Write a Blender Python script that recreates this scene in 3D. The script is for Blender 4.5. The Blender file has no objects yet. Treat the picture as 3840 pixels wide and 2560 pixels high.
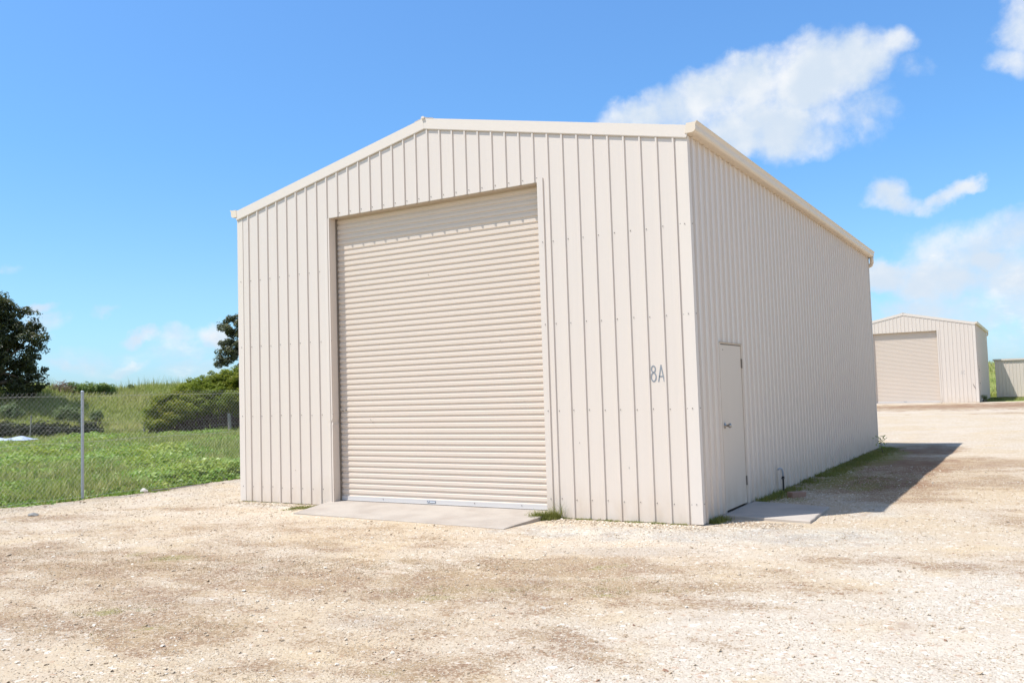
import bpy, bmesh, math, random
import numpy as np
from mathutils import Vector, Matrix

random.seed(7)
RNG = np.random.default_rng(11)
scene = bpy.context.scene
COL = scene.collection

# ------------------------------------------------------------------ basics
def link(o, parent=None):
    COL.objects.link(o)
    if parent is not None:
        o.parent = parent
    return o

def tag(o, label=None, cat=None, group=None, kind=None):
    if label: o['label'] = label
    if cat: o['category'] = cat
    if group: o['group'] = group
    if kind: o['kind'] = kind
    return o

def empty(name, loc, rz=0.0):
    o = bpy.data.objects.new(name, None)
    o.empty_display_size = 0.3
    o.location = loc
    o.rotation_euler = (0, 0, rz)
    return link(o)

class MB:
    """collects shapes, links them as one mesh object"""
    def __init__(s):
        s.v = []; s.f = []; s.m = []
    def add(s, vs, fs, mi=0):
        n = len(s.v)
        s.v += [tuple(v) for v in vs]
        s.f += [tuple(i + n for i in f) for f in fs]
        s.m += [mi] * len(fs)
    def box(s, x0, x1, y0, y1, z0, z1, mi=0):
        s.add([(x0,y0,z0),(x1,y0,z0),(x1,y1,z0),(x0,y1,z0),(x0,y0,z1),(x1,y0,z1),(x1,y1,z1),(x0,y1,z1)],
              [(0,3,2,1),(4,5,6,7),(0,1,5,4),(1,2,6,5),(2,3,7,6),(3,0,4,7)], mi)
    def prism(s, poly, axis, a0, a1, mi=0, caps=True):
        """poly: 2-D points in the plane across axis; axis 'y' -> (x,z), 'x' -> (y,z), 'z' -> (x,y)"""
        def P(p, a):
            return (p[0], a, p[1]) if axis == 'y' else ((a, p[0], p[1]) if axis == 'x' else (p[0], p[1], a))
        n = len(poly)
        vs = [P(p, a0) for p in poly] + [P(p, a1) for p in poly]
        fs = [(i, (i+1) % n, n+(i+1) % n, n+i) for i in range(n)]
        if caps: fs += [tuple(range(n))[::-1], tuple(range(n, 2*n))]
        s.add(vs, fs, mi)
    def tube(s, pts, rad, seg=8, mi=0, cap=True):
        pts = [Vector(p) for p in pts]
        n = len(pts); rads = rad if isinstance(rad, (list, tuple)) else [rad]*n
        up = None; vs = []
        for i in range(n):
            t = (pts[min(i+1, n-1)] - pts[max(i-1, 0)]).normalized()
            if up is None:
                up = t.orthogonal().normalized()
            up = (up - t*up.dot(t)).normalized()
            w = t.cross(up)
            for k in range(seg):
                a = 2*math.pi*k/seg
                vs.append(pts[i] + (up*math.cos(a) + w*math.sin(a))*rads[i])
        fs = [(i*seg+k, i*seg+(k+1) % seg, (i+1)*seg+(k+1) % seg, (i+1)*seg+k) for i in range(n-1) for k in range(seg)]
        if cap: fs += [tuple(range(seg))[::-1], tuple(range((n-1)*seg, n*seg))]
        s.add(vs, fs, mi)
    def build(s, name, mats, parent=None, smooth=False, bevel=0.0, seg=2):
        me = bpy.data.meshes.new(name)
        me.from_pydata(s.v, [], s.f)
        if not isinstance(mats, (list, tuple)): mats = [mats]
        for m in mats: me.materials.append(m)
        me.polygons.foreach_set('material_index', s.m)
        bm = bmesh.new(); bm.from_mesh(me)
        bmesh.ops.recalc_face_normals(bm, faces=bm.faces)
        if bevel > 0:
            bmesh.ops.bevel(bm, geom=[e for e in bm.edges if e.is_manifold and e.calc_face_angle(0) > 0.6],
                            offset=bevel, segments=seg, affect='EDGES', profile=0.6)
        bm.to_mesh(me); bm.free()
        if smooth:
            for p in me.polygons: p.use_smooth = True
        me.update()
        return link(bpy.data.objects.new(name, me), parent)

def np_mesh(name, V, F, mat, attrs=None, parent=None, smooth=False):
    """V (n,3), F (m,k) arrays; attrs name -> (m,) float per face"""
    me = bpy.data.meshes.new(name)
    V = np.ascontiguousarray(V, dtype=np.float32); F = np.ascontiguousarray(F, dtype=np.int32)
    k = F.shape[1]
    me.vertices.add(len(V)); me.vertices.foreach_set('co', V.ravel())
    me.loops.add(F.size); me.loops.foreach_set('vertex_index', F.ravel())
    me.polygons.add(len(F))
    me.polygons.foreach_set('loop_start', np.arange(0, F.size, k, dtype=np.int32))
    me.update(calc_edges=True)
    for n, a in (attrs or {}).items():
        at = me.attributes.new(n, 'FLOAT', 'FACE')
        at.data.foreach_set('value', np.ascontiguousarray(a, dtype=np.float32))
    me.polygons.foreach_set('use_smooth', np.full(len(F), smooth, dtype=bool))
    me.materials.append(mat)
    me.validate()
    return link(bpy.data.objects.new(name, me), parent)

# ------------------------------------------------------------------ materials
class NT:
    def __init__(s, name):
        s.mat = bpy.data.materials.new(name); s.mat.use_nodes = True
        s.t = s.mat.node_tree; s.b = s.t.nodes['Principled BSDF']
    def n(s, typ, ins=None, **kw):
        nd = s.t.nodes.new(typ)
        for k, v in kw.items(): setattr(nd, k, v)
        for k, v in (ins or {}).items():
            if hasattr(v, 'is_output') or isinstance(v, bpy.types.NodeSocket): s.t.links.new(v, nd.inputs[k])
            else: nd.inputs[k].default_value = v
        return nd
    def math(s, op, a, b=0.0, c=0.0, clamp=False):
        nd = s.n('ShaderNodeMath', {0: a, 1: b, 2: c}, operation=op); nd.use_clamp = clamp
        return nd.outputs[0]
    def mix(s, f, a, b, mode='MIX'):
        nd = s.n('ShaderNodeMix', data_type='RGBA', blend_type=mode)
        for k, v in ((0, f), (6, a), (7, b)):
            if isinstance(v, bpy.types.NodeSocket): s.t.links.new(v, nd.inputs[k])
            else: nd.inputs[k].default_value = (*v, 1) if isinstance(v, tuple) and len(v) == 3 else v
        return nd.outputs[2]
    def noise(s, vec, scale, detail=4, rough=0.55, dist=0.0):
        return s.n('ShaderNodeTexNoise', {'Vector': vec, 'Scale': scale, 'Detail': detail, 'Roughness': rough, 'Distortion': dist}).outputs[0]
    def ramp(s, x, lo, hi, a=0.0, b=1.0):
        nd = s.n('ShaderNodeMapRange', {0: x, 1: lo, 2: hi, 3: a, 4: b}, interpolation_type='SMOOTHSTEP'); return nd.outputs[0]
    def pos(s): return s.n('ShaderNodeNewGeometry').outputs['Position']
    def obj(s): return s.n('ShaderNodeTexCoord').outputs['Object']
    def scale(s, vec, sc):
        return s.n('ShaderNodeVectorMath', {0: vec, 1: sc}, operation='MULTIPLY').outputs[0]
    def out(s, color=None, rough=None, spec=None, bump=None, bs=0.3, bd=0.01, **kw):
        def setv(k, v):
            if isinstance(v, bpy.types.NodeSocket): s.t.links.new(v, s.b.inputs[k])
            else: s.b.inputs[k].default_value = (*v, 1) if isinstance(v, tuple) and len(v) == 3 else v
        if color is not None: setv('Base Color', color)
        if rough is not None: setv('Roughness', rough)
        if spec is not None: setv('Specular IOR Level', spec)
        if bump is not None:
            nd = s.n('ShaderNodeBump', {'Height': bump, 'Strength': bs, 'Distance': bd}); s.t.links.new(nd.outputs[0], s.b.inputs['Normal'])
        for k, v in kw.items(): setv(k.replace('_', ' '), v)
        return s.mat

def steel(name, col, rough=0.42, streak=(40, 40, 0.7), amt=0.05, dirt=0.0, bs=0.12, bscale=(70, 70, 1.2), spec=0.16):
    t = NT(name); p = t.obj()
    a = t.noise(t.scale(p, streak), 1.0, 3)
    b = t.math('MULTIPLY_ADD', t.noise(t.scale(p, (14, 14, 0.35)), 1.0, 4, 0.65), 0.8, t.math('MULTIPLY', t.noise(p, 0.9, 4), 0.6))
    f = t.math('MULTIPLY_ADD', t.math('ADD', a, b), amt, 1.0 - amt)
    c = t.mix(1.0, col, t.n('ShaderNodeCombineColor', {0: f, 1: f, 2: f}).outputs[0], 'MULTIPLY')
    if dirt:
        z = t.n('ShaderNodeSeparateXYZ', {0: p}).outputs[2]
        d = t.math('MULTIPLY', t.ramp(z, 0.45, -0.05), t.ramp(t.noise(t.scale(p, (5, 5, 2)), 1.0, 5), 0.3, 0.75))
        c = t.mix(t.math('MULTIPLY', d, dirt), c, (0.50, 0.36, 0.22))
    bm = t.math('ADD', t.noise(t.scale(p, bscale), 1.0, 2), t.math('MULTIPLY', t.noise(t.scale(p, (3.5, 3.5, 0.9)), 1.0, 3), 2.2))
    return t.out(c, rough, spec, bm, bs, 0.01)

WALLC = (0.745, 0.640, 0.535)
M = {}
M['wall'] = steel('cream_steel', (0.695, 0.605, 0.518), 0.32, dirt=0.35, spec=0.6)
M['trim'] = steel('cream_trim_steel', (0.715, 0.635, 0.552), 0.5, amt=0.03)
M['gutter'] = steel('gutter_steel', (0.73, 0.622, 0.495), 0.42, streak=(3, 1, 3), amt=0.04)
M['roller'] = steel('roller_steel', (0.690, 0.588, 0.488), 0.45, streak=(0.8, 8, 30), amt=0.05, bscale=(1.2, 70, 70))
M['soffit'] = steel('head_flashing', (0.50, 0.42, 0.33), 0.5)
M['door'] = steel('door_paint', (0.665, 0.565, 0.46), 0.5, streak=(2, 2, 2), amt=0.04, dirt=0.4)
t = NT('aluminium'); M['alu'] = t.out((0.60, 0.565, 0.53), 0.6, 0.12)
t = NT('galvanised'); p = t.obj(); M['galv'] = t.out(t.mix(t.noise(p, 30, 3), (0.30, 0.33, 0.37), (0.46, 0.49, 0.53)), 0.5, Metallic=0.5)
t = NT('galvanised_wire'); M['wire'] = t.out((0.50, 0.49, 0.46), 0.5)
t = NT('chrome'); M['chrome'] = t.out((0.40, 0.37, 0.34), 0.38, Metallic=0.9)
t = NT('screw_head'); M['screw'] = t.out((0.23, 0.20, 0.175), 0.5, Metallic=0.3)
t = NT('guide_steel'); M['guide'] = t.out((0.20, 0.165, 0.13), 0.6)
t = NT('dark_gap'); M['dark'] = t.out((0.045, 0.038, 0.032), 0.7)
t = NT('number_paint'); M['number'] = t.out((0.25, 0.27, 0.29), 0.6)
t = NT('pale_number_paint'); M['number_pale'] = t.out((0.42, 0.40, 0.38), 0.6)
t = NT('black_poly'); M['black'] = t.out((0.02, 0.02, 0.023), 0.4)
t = NT('grey_hose'); M['greyhose'] = t.out((0.36, 0.40, 0.46), 0.45)
t = NT('badge_dark'); M['badge'] = t.out((0.22, 0.24, 0.28), 0.4)
t = NT('badge_light'); M['badgel'] = t.out((0.75, 0.78, 0.80), 0.4)
t = NT('brick'); p = t.obj(); M['brick'] = t.out(t.mix(t.noise(p, 40, 4), (0.30, 0.17, 0.12), (0.42, 0.27, 0.20)), 0.9, bump=t.noise(p, 120, 4), bs=0.6)
t = NT('weathered_wood'); p = t.obj()
M['wood'] = t.out(t.mix(t.noise(t.scale(p, (30, 30, 3)), 1.0, 4), (0.17, 0.15, 0.13), (0.38, 0.35, 0.31)), 0.9, bump=t.noise(t.scale(p, (60, 60, 4)), 1.0, 3), bs=0.6)
t = NT('bark'); p = t.obj()
M['bark'] = t.out(t.mix(t.noise(t.scale(p, (6, 6, 1.5)), 1.0, 5), (0.07, 0.05, 0.035), (0.22, 0.17, 0.13)), 0.9, bump=t.noise(t.scale(p, (12, 12, 3)), 1.0, 4), bs=0.8, bd=0.05)
t = NT('dead_sticks'); p = t.pos()
M['sticks'] = t.out(t.mix(t.noise(p, 3, 3), (0.20, 0.13, 0.095), (0.50, 0.38, 0.28)), 0.9)
t = NT('tarp'); p = t.obj()
M['tarp'] = t.out(t.mix(t.noise(p, 2.5, 4), (0.36, 0.43, 0.58), (0.66, 0.70, 0.78)), 0.35, bump=t.noise(p, 4, 4), bs=0.6, bd=0.1)

def concrete(name, base, dark):
    t = NT(name); p = t.pos()
    c = t.mix(t.ramp(t.noise(p, 1.6, 6, 0.6), 0.35, 0.7), base, dark)
    c = t.mix(t.ramp(t.noise(p, 90, 3), 0.55, 0.8, 0, 0.35), c, (0.66, 0.58, 0.50))
    c = t.mix(t.ramp(t.noise(t.scale(p, (3, 9, 3)), 1.0, 6, 0.7), 0.56, 0.72, 0, 0.35), c, (0.40, 0.31, 0.25))
    return t.out(c, 0.9, 0.2, t.math('ADD', t.noise(p, 160, 3), t.math('MULTIPLY', t.noise(p, 12, 4), 0.7)), 0.25, 0.006)
M['concrete'] = concrete('broomed_concrete', (0.44, 0.385, 0.325), (0.36, 0.305, 0.255))
M['concrete2'] = concrete('path_concrete', (0.50, 0.435, 0.37), (0.40, 0.35, 0.30))

def leafmat(name, cols, trans=0.25, rough=0.45, nscale=0.6, spec=0.35):
    """cols: dark, mid, light, dry"""
    t = NT(name)
    tone = t.n('ShaderNodeAttribute', attribute_name='tone').outputs['Fac']
    p = t.pos()
    n = t.ramp(t.noise(p, nscale, 4), 0.35, 0.68)
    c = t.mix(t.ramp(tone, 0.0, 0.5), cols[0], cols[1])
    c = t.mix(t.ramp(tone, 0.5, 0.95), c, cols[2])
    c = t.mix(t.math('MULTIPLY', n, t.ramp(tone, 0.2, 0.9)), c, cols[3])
    t.out(c, rough, spec)
    if trans:
        tr = t.n('ShaderNodeBsdfTranslucent', {'Color': t.mix(0.5, c, (0.30, 0.36, 0.05))})
        ms = t.n('ShaderNodeMixShader', {0: trans, 1: t.b.outputs[0], 2: tr.outputs[0]})
        out = [n_ for n_ in t.t.nodes if n_.type == 'OUTPUT_MATERIAL'][0]
        t.t.links.new(ms.outputs[0], out.inputs[0])
    return t.mat
M['weed'] = leafmat('weed_leaves', ((0.07, 0.15, 0.020), (0.22, 0.38, 0.045), (0.46, 0.60, 0.20), (0.42, 0.46, 0.08)), 0.42, 0.40)
M['blade'] = leafmat('grass_blades', ((0.15, 0.21, 0.05), (0.30, 0.34, 0.09), (0.46, 0.46, 0.20), (0.50, 0.42, 0.17)), 0.42, 0.6, 0.35)
M['wallgrass'] = leafmat('wall_grass', ((0.07, 0.085, 0.02), (0.15, 0.17, 0.035), (0.30, 0.31, 0.08), (0.28, 0.24, 0.07)), 0.3, 0.55, 2.0)
M['bankgrass'] = leafmat('bank_grass', ((0.22, 0.30, 0.08), (0.44, 0.48, 0.15), (0.64, 0.62, 0.30), (0.66, 0.54, 0.25)), 0.45, 0.6, 0.22)
M['gum'] = leafmat('gum_leaves', ((0.016, 0.024, 0.010), (0.050, 0.060, 0.020), (0.19, 0.185, 0.09), (0.12, 0.095, 0.022)), 0.15, 0.42, 0.5, 0.5)
M['gum2'] = leafmat('grey_gum_leaves', ((0.05, 0.06, 0.033), (0.12, 0.13, 0.065), (0.30, 0.30, 0.20), (0.17, 0.15, 0.07)), 0.15, 0.38, 0.8, 0.5)
M['olive'] = leafmat('olive_bush_leaves', ((0.07, 0.105, 0.012), (0.20, 0.26, 0.022), (0.34, 0.37, 0.045), (0.34, 0.29, 0.03)), 0.45, 0.5, 0.45)
M['bright'] = leafmat('pale_green_leaves', ((0.10, 0.17, 0.05), (0.21, 0.31, 0.09), (0.36, 0.43, 0.18), (0.30, 0.34, 0.10)), 0.3, 0.5)
M['sage'] = leafmat('grey_green_leaves', ((0.08, 0.12, 0.06), (0.18, 0.25, 0.13), (0.33, 0.38, 0.24), (0.28, 0.32, 0.13)), 0.3, 0.5)
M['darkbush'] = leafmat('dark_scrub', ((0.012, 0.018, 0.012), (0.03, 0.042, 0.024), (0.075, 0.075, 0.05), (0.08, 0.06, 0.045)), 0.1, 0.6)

# ------------------------------------------------------------------ terrain height
def sstep(x):
    x = np.clip(x, 0, 1); return x*x*(3-2*x)
_ph = RNG.uniform(0, 6.28, (24,)); _dr = RNG.uniform(0, 6.28, (24,))
def wav(x, y, wl, n=6, o=0):
    r = 0
    for i in range(n):
        k = 2*math.pi/(wl*(0.6+0.8*i/n)); a = _dr[(i+o) % 24]
        r = r + np.sin(k*(x*math.cos(a)+y*math.sin(a)) + _ph[(i*5+o) % 24])
    return r/n
def yard_z(x, y):
    x = np.asarray(x, float); y = np.asarray(y, float)
    z = -0.062 + 0.175*sstep((y-13)/30.0)
    near = np.exp(-(np.maximum(0, np.maximum(-7.4-x, x-0.2))**2 + np.maximum(0, np.maximum(-0.3-y, y-12.2))**2)/0.6)
    return z + (0.018*wav(x, y, 3.0, 6, 3) + 0.006*wav(x, y, 0.9, 6, 9))*(1-0.85*near)
def edge_x(y):
    y = np.asarray(y, float)
    return -10.02 + 0.12*np.sin(y*1.3+1) + 0.08*np.sin(y*3.7) + 0.05*np.sin(y*8.1+2)
SF = [-60, -14, -8, -4, 2, 60]; TF = [37, 40.5, 42.5, 41.5, 39, 41]
def mound(x, y):
    t = -0.8*x+0.6*y; s = 0.6*x+0.8*y
    tf = np.interp(s, SF, TF)
    d = t - tf
    top = 2.42 + 0.18*np.sin(s*0.31+0.6) + 0.14*np.sin(s*0.83)
    top = top*np.where(s < -13, 0.93, 1.0)
    h = top*sstep(d/10.0)*(1-sstep((d-19)/12.0))
    return h*(1 + 0.05*wav(x, y, 4.0, 6, 1)), d
def field_z(x, y):
    x = np.asarray(x, float); y = np.asarray(y, float)
    h, d = mound(x, y)
    z = -0.075 + 0.03*wav(x, y, 5.0, 6, 7) + h + 0.20*sstep((y-13)/30.0)*sstep((x+14)/6)
    yard = (x > edge_x(y)+0.15) & (x < 60) & (y > -40) & (y < 46.5)
    return np.where(yard, yard_z(x, y)-0.16, z)

# ------------------------------------------------------------------ ground sheets
def sheet(name, xs, ys, zf, mat, mask=None, xmap=None):
    X, Y = np.meshgrid(xs, ys, indexing='ij')
    if xmap is not None: X = xmap(X, Y)
    V = np.stack([X, Y, zf(X, Y)], -1).reshape(-1, 3)
    nx, ny = len(xs), len(ys)
    I = np.arange(nx*ny).reshape(nx, ny)
    F = np.stack([I[:-1, :-1], I[1:, :-1], I[1:, 1:], I[:-1, 1:]], -1).reshape(-1, 4)
    o = np_mesh(name, V, F, mat, smooth=True)
    return o

t = NT('field_soil'); p = t.pos()
c = t.mix(t.ramp(t.noise(p, 0.25, 5), 0.35, 0.65), (0.20, 0.26, 0.06), (0.36, 0.36, 0.12))
c = t.mix(t.ramp(t.noise(p, 1.7, 5), 0.5, 0.75), c, (0.27, 0.22, 0.09))
c = t.mix(t.ramp(t.noise(p, 14, 4), 0.4, 0.7, 0, 0.6), c, (0.08, 0.11, 0.03))
M['field'] = t.out(c, 0.95, 0.1, t.noise(p, 9, 6), 0.8, 0.08)

def blob_np(x, y, L):
    """numpy: soft union of ellipses (cx, cy, rx, ry, strength, rot)"""
    acc = np.full(x.shape, -0.6)
    for q in L:
        cx, cy, rx, ry, s = q[:5]; rot = q[5] if len(q) > 5 else 0.0
        c_, s_ = math.cos(rot), math.sin(rot); dx, dy = x-cx, y-cy
        u = (dx*c_+dy*s_)/rx; v = (dy*c_-dx*s_)/ry
        acc = np.maximum(acc, (1-(u*u+v*v))*s)
    return acc
def gb(px, py, rpx, rpy, s=1.0):
    """ground ellipse (world metres) whose centre and radii were read off the photo"""
    def g(a, b):
        d = _F + _R*((a-1176)/2008.69) - _U*((b-784)/2008.69); k = -1.505/d.z
        return Vector((3.2405+d.x*k, -9.245+d.y*k))
    c = g(px, py); ex = g(px+rpx, py)-c; e1 = g(px, py-rpy); e2 = g(px, py+rpy)
    return (c.x, c.y, ex.length, (e1-e2).length/2, s, math.atan2(ex.y, ex.x))
_R = Vector((0.85495, 0.51780, -0.03069)); _U = Vector((0.05626, -0.03375, 0.99785)); _F = Vector((-0.51565, 0.85483, 0.05799))
# image axes on the ground near the camera: right = (.855,.518), away = (-.516,.855)
A = math.atan2(0.518, 0.855)
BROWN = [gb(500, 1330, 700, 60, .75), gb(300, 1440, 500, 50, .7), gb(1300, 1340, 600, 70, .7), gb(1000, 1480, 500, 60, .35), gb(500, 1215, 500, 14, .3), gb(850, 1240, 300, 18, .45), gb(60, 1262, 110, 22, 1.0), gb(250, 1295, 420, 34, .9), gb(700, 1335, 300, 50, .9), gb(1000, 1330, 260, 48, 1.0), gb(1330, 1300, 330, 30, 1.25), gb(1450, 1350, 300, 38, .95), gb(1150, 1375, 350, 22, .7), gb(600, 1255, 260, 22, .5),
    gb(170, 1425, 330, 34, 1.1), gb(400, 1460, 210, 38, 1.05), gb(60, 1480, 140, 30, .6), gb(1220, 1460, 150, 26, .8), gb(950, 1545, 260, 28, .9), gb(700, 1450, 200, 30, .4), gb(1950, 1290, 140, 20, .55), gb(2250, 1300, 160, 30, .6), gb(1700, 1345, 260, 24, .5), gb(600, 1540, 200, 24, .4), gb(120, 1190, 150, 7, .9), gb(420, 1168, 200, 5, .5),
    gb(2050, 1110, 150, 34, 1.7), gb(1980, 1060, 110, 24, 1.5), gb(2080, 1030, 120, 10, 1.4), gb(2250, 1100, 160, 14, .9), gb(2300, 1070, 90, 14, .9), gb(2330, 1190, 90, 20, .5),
    (0.9, 4.6, 1.1, 1.6, 2.2), (1.0, 7.5, 1.0, 2.4, 2.3), (0.9, 11.5, .9, 1.8, 1.8), (1.6, 2.9, .8, .5, 1.2), (0.45, 0.25, .5, .2, 1.5), (2.6, 5.0, 1.4, 1.0, 1.1), (2.2, 8.2, 1.6, 1.6, 1.0), (0.5, 38.8, 10.0, 4.0, 1.9), (-0.5, 39.8, 9.0, 2.0, 2.3), (4.0, 36.5, 6.0, 0.8, 1.4), (-1.5, 35.0, 9.0, 0.7, 1.4), (5.0, 30.0, 5.0, 0.9, 1.0), (9.0, 40.5, 6.0, 1.5, 1.3), (8.0, 25.0, 5.0, .8, .6)]  # ellipses beside the shed also paint its shadow browner and darker
GREEN = [gb(390, 1284, 60, 12, .7), gb(310, 1272, 30, 8, .5), gb(240, 1408, 55, 9, .8), gb(335, 1448, 14, 6, .9), gb(440, 1450, 30, 9, .5), gb(980, 1370, 60, 9, .6), gb(1130, 1350, 90, 8, .5), gb(1400, 1365, 60, 8, .6),
    gb(1380, 1300, 30, 7, .7), gb(1440, 1295, 20, 6, .8), gb(1640, 1408, 20, 5, .6), gb(880, 1545, 70, 12, .5), gb(960, 1560, 60, 10, .5), gb(900, 1218, 12, 4, .6), gb(1980, 1118, 70, 12, 1.0), (0.55, 9.3, 0.4, 2.6, 1.2), (0.4, 5.2, 0.4, 2.2, 1.1), (-1.6, 43.9, 3.0, 0.4, .6), (3.5, 44.2, 2.5, .4, .9), (0.3, 2.6, 0.4, 0.7, .7)]
EARTH_SHADE = [(1.0, 4.7, .9, 1.3, .9), (1.1, 7.6, 1.0, 2.0, 1.0), (1.0, 11.3, .8, 1.5, .7), (0.5, 38.5, 10, 2.6, .75), (3.0, 42.5, 8, 1.2, .6), (1.0, 33.5, 8, .7, .3)]  # red earth, plus brown painted beside the shed to deepen its shadow
PALE = [gb(1900, 1500, 700, 170, 1.0), gb(2200, 1350, 300, 100, .8)]
TAUPE = [gb(1430, 1264, 260, 14, 1.1), gb(1230, 1330, 60, 14, .8), gb(380, 1380, 260, 14, .7), gb(900, 1430, 200, 20, .6), gb(1800, 1240, 200, 8, .7), gb(180, 1270, 120, 8, .6), gb(1620, 1420, 80, 8, .6), gb(1990, 1150, 80, 8, .6)]
GREY = [(-0.6, -0.75, 2.2, 0.55, 1.0, 0.12), (1.1, -0.35, 1.4, 0.7, .9, 0.3), (1.4, 1.6, .8, .6, .5), (-6.3, -0.3, 1.0, 0.35, .8)]
t = NT('crushed_limestone'); p = t.pos()
def at_(n): return t.n('ShaderNodeAttribute', attribute_name=n).outputs['Fac']
pw = t.n('ShaderNodeVectorMath', {0: p, 1: t.scale(t.n('ShaderNodeTexNoise', {'Vector': p, 'Scale': 30.0}).outputs[1], (0.025, 0.025, 0.02))}, operation='ADD').outputs[0]
v1 = t.n('ShaderNodeTexVoronoi', {'Vector': pw, 'Scale': 70.0})
v2 = t.n('ShaderNodeTexVoronoi', {'Vector': pw, 'Scale': 34.0})
h1 = t.n('ShaderNodeSeparateColor', {0: v1.outputs['Color']}).outputs[0]
h2 = t.n('ShaderNodeSeparateColor', {0: v2.outputs['Color']}).outputs[1]
big = t.noise(p, 0.42, 5, 0.6)
mid = t.noise(p, 2.2, 5, 0.6)
fine = t.noise(p, 42, 4, 0.75)
stony = t.ramp(t.noise(p, 0.9, 4, 0.6), 0.38, 0.62, 0.35, 1.0)        # how many stones lie in the fines
base = t.mix(t.ramp(big, 0.36, 0.64), (0.515, 0.408, 0.280), (0.545, 0.452, 0.345))
base = t.mix(t.ramp(at_('m_pale'), -0.4, 0.8, 0, 0.8), base, (0.575, 0.505, 0.415))
base = t.mix(t.ramp(t.noise(p, 1.1, 5), 0.50, 0.70, 0, 0.75), base, (0.545, 0.42, 0.265))
base = t.mix(t.ramp(t.noise(p, 6.0, 5, 0.65), 0.52, 0.75, 0, 0.35), base, (0.43, 0.34, 0.25))
g = t.ramp(t.math('MULTIPLY_ADD', t.math('SUBTRACT', mid, 0.5), 2.4, at_('m_grey')), 0.0, 0.9)
base = t.mix(t.math('MULTIPLY', g, 0.85), base, t.mix(t.ramp(t.noise(p, 3.0, 5), .4, .65), (0.41, 0.37, 0.32), (0.56, 0.50, 0.405)))
base = t.mix(t.math('MULTIPLY', t.ramp(h1, 0.60, 1.0, 0, 0.45), stony), base, (0.74, 0.67, 0.56))
base = t.mix(t.math('MULTIPLY', t.ramp(h1, 0.30, 0.0, 0, 0.45), stony), base, (0.31, 0.235, 0.165))
base = t.mix(t.ramp(h2, 0.93, 0.98, 0, 0.6), base, (0.80, 0.75, 0.67))
base = t.mix(t.ramp(h2, 0.05, 0.0, 0, 0.6), base, (0.42, 0.24, 0.15))
# grey-taupe fines
base = t.mix(t.ramp(t.math('ADD', at_('m_taupe'), t.math('MULTIPLY', t.math('SUBTRACT', mid, 0.5), 2.2)), 0.0, 1.0, 0, 0.55), base, (0.40, 0.335, 0.275))
# fine reddish-brown plants between the stones: many small specks, heavier beside the shed to darken its shadow
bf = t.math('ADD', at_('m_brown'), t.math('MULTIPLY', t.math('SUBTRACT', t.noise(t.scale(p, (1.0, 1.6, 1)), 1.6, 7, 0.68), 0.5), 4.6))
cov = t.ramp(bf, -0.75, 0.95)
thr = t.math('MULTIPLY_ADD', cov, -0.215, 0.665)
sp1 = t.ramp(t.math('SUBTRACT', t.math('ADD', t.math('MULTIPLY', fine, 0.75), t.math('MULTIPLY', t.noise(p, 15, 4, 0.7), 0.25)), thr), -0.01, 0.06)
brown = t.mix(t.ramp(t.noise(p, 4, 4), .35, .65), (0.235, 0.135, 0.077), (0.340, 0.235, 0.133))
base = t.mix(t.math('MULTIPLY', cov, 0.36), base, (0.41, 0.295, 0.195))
base = t.mix(t.ramp(t.math('ADD', at_('m_earth_shade'), t.math('MULTIPLY', t.math('SUBTRACT', t.noise(t.scale(p, (1.2, .8, 1)), 1.3, 6, .65), 0.5), 4.5)), -0.1, 0.9, 0, 0.8), base, (0.24, 0.125, 0.08))  # earth colour; beside the shed it also darkens the cast shadow
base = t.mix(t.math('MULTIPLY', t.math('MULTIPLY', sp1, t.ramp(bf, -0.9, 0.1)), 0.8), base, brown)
# green moss spots
gf = t.ramp(t.math('ADD', at_('m_green'), t.math('ADD', t.math('MULTIPLY', t.math('SUBTRACT', fine, 0.5), 3.6), t.math('MULTIPLY', t.math('SUBTRACT', mid, 0.5), 2.6))), 0.2, 1.0)
base = t.mix(t.math('MULTIPLY', gf, 0.75), base, (0.235, 0.22, 0.06))
bh = t.math('ADD', t.math('MULTIPLY', t.math('MULTIPLY', v1.outputs['Distance'], stony), -0.9), t.math('ADD', t.math('MULTIPLY', v2.outputs['Distance'], -0.5), t.math('MULTIPLY', fine, 0.8)))
M['gravel'] = t.out(base, 0.95, 0.12, bh, 0.7, 0.011)

xs = np.concatenate([np.linspace(-900, -100, 9), np.arange(-92, -14, 1.0), np.arange(-14, -9, 0.2), np.arange(-8, 62, 2.0), np.linspace(70, 900, 9)])
ys = np.concatenate([np.linspace(-500, -48, 6), np.arange(-40, 46, 1.0), np.arange(46, 48, 0.5), np.arange(48, 120, 1.0), np.linspace(130, 1500, 10)])
tag(sheet('ground', xs, ys, field_z, M['field']), 'grassy field soil and earth bank around the gravel yard', 'ground', kind='structure')
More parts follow.
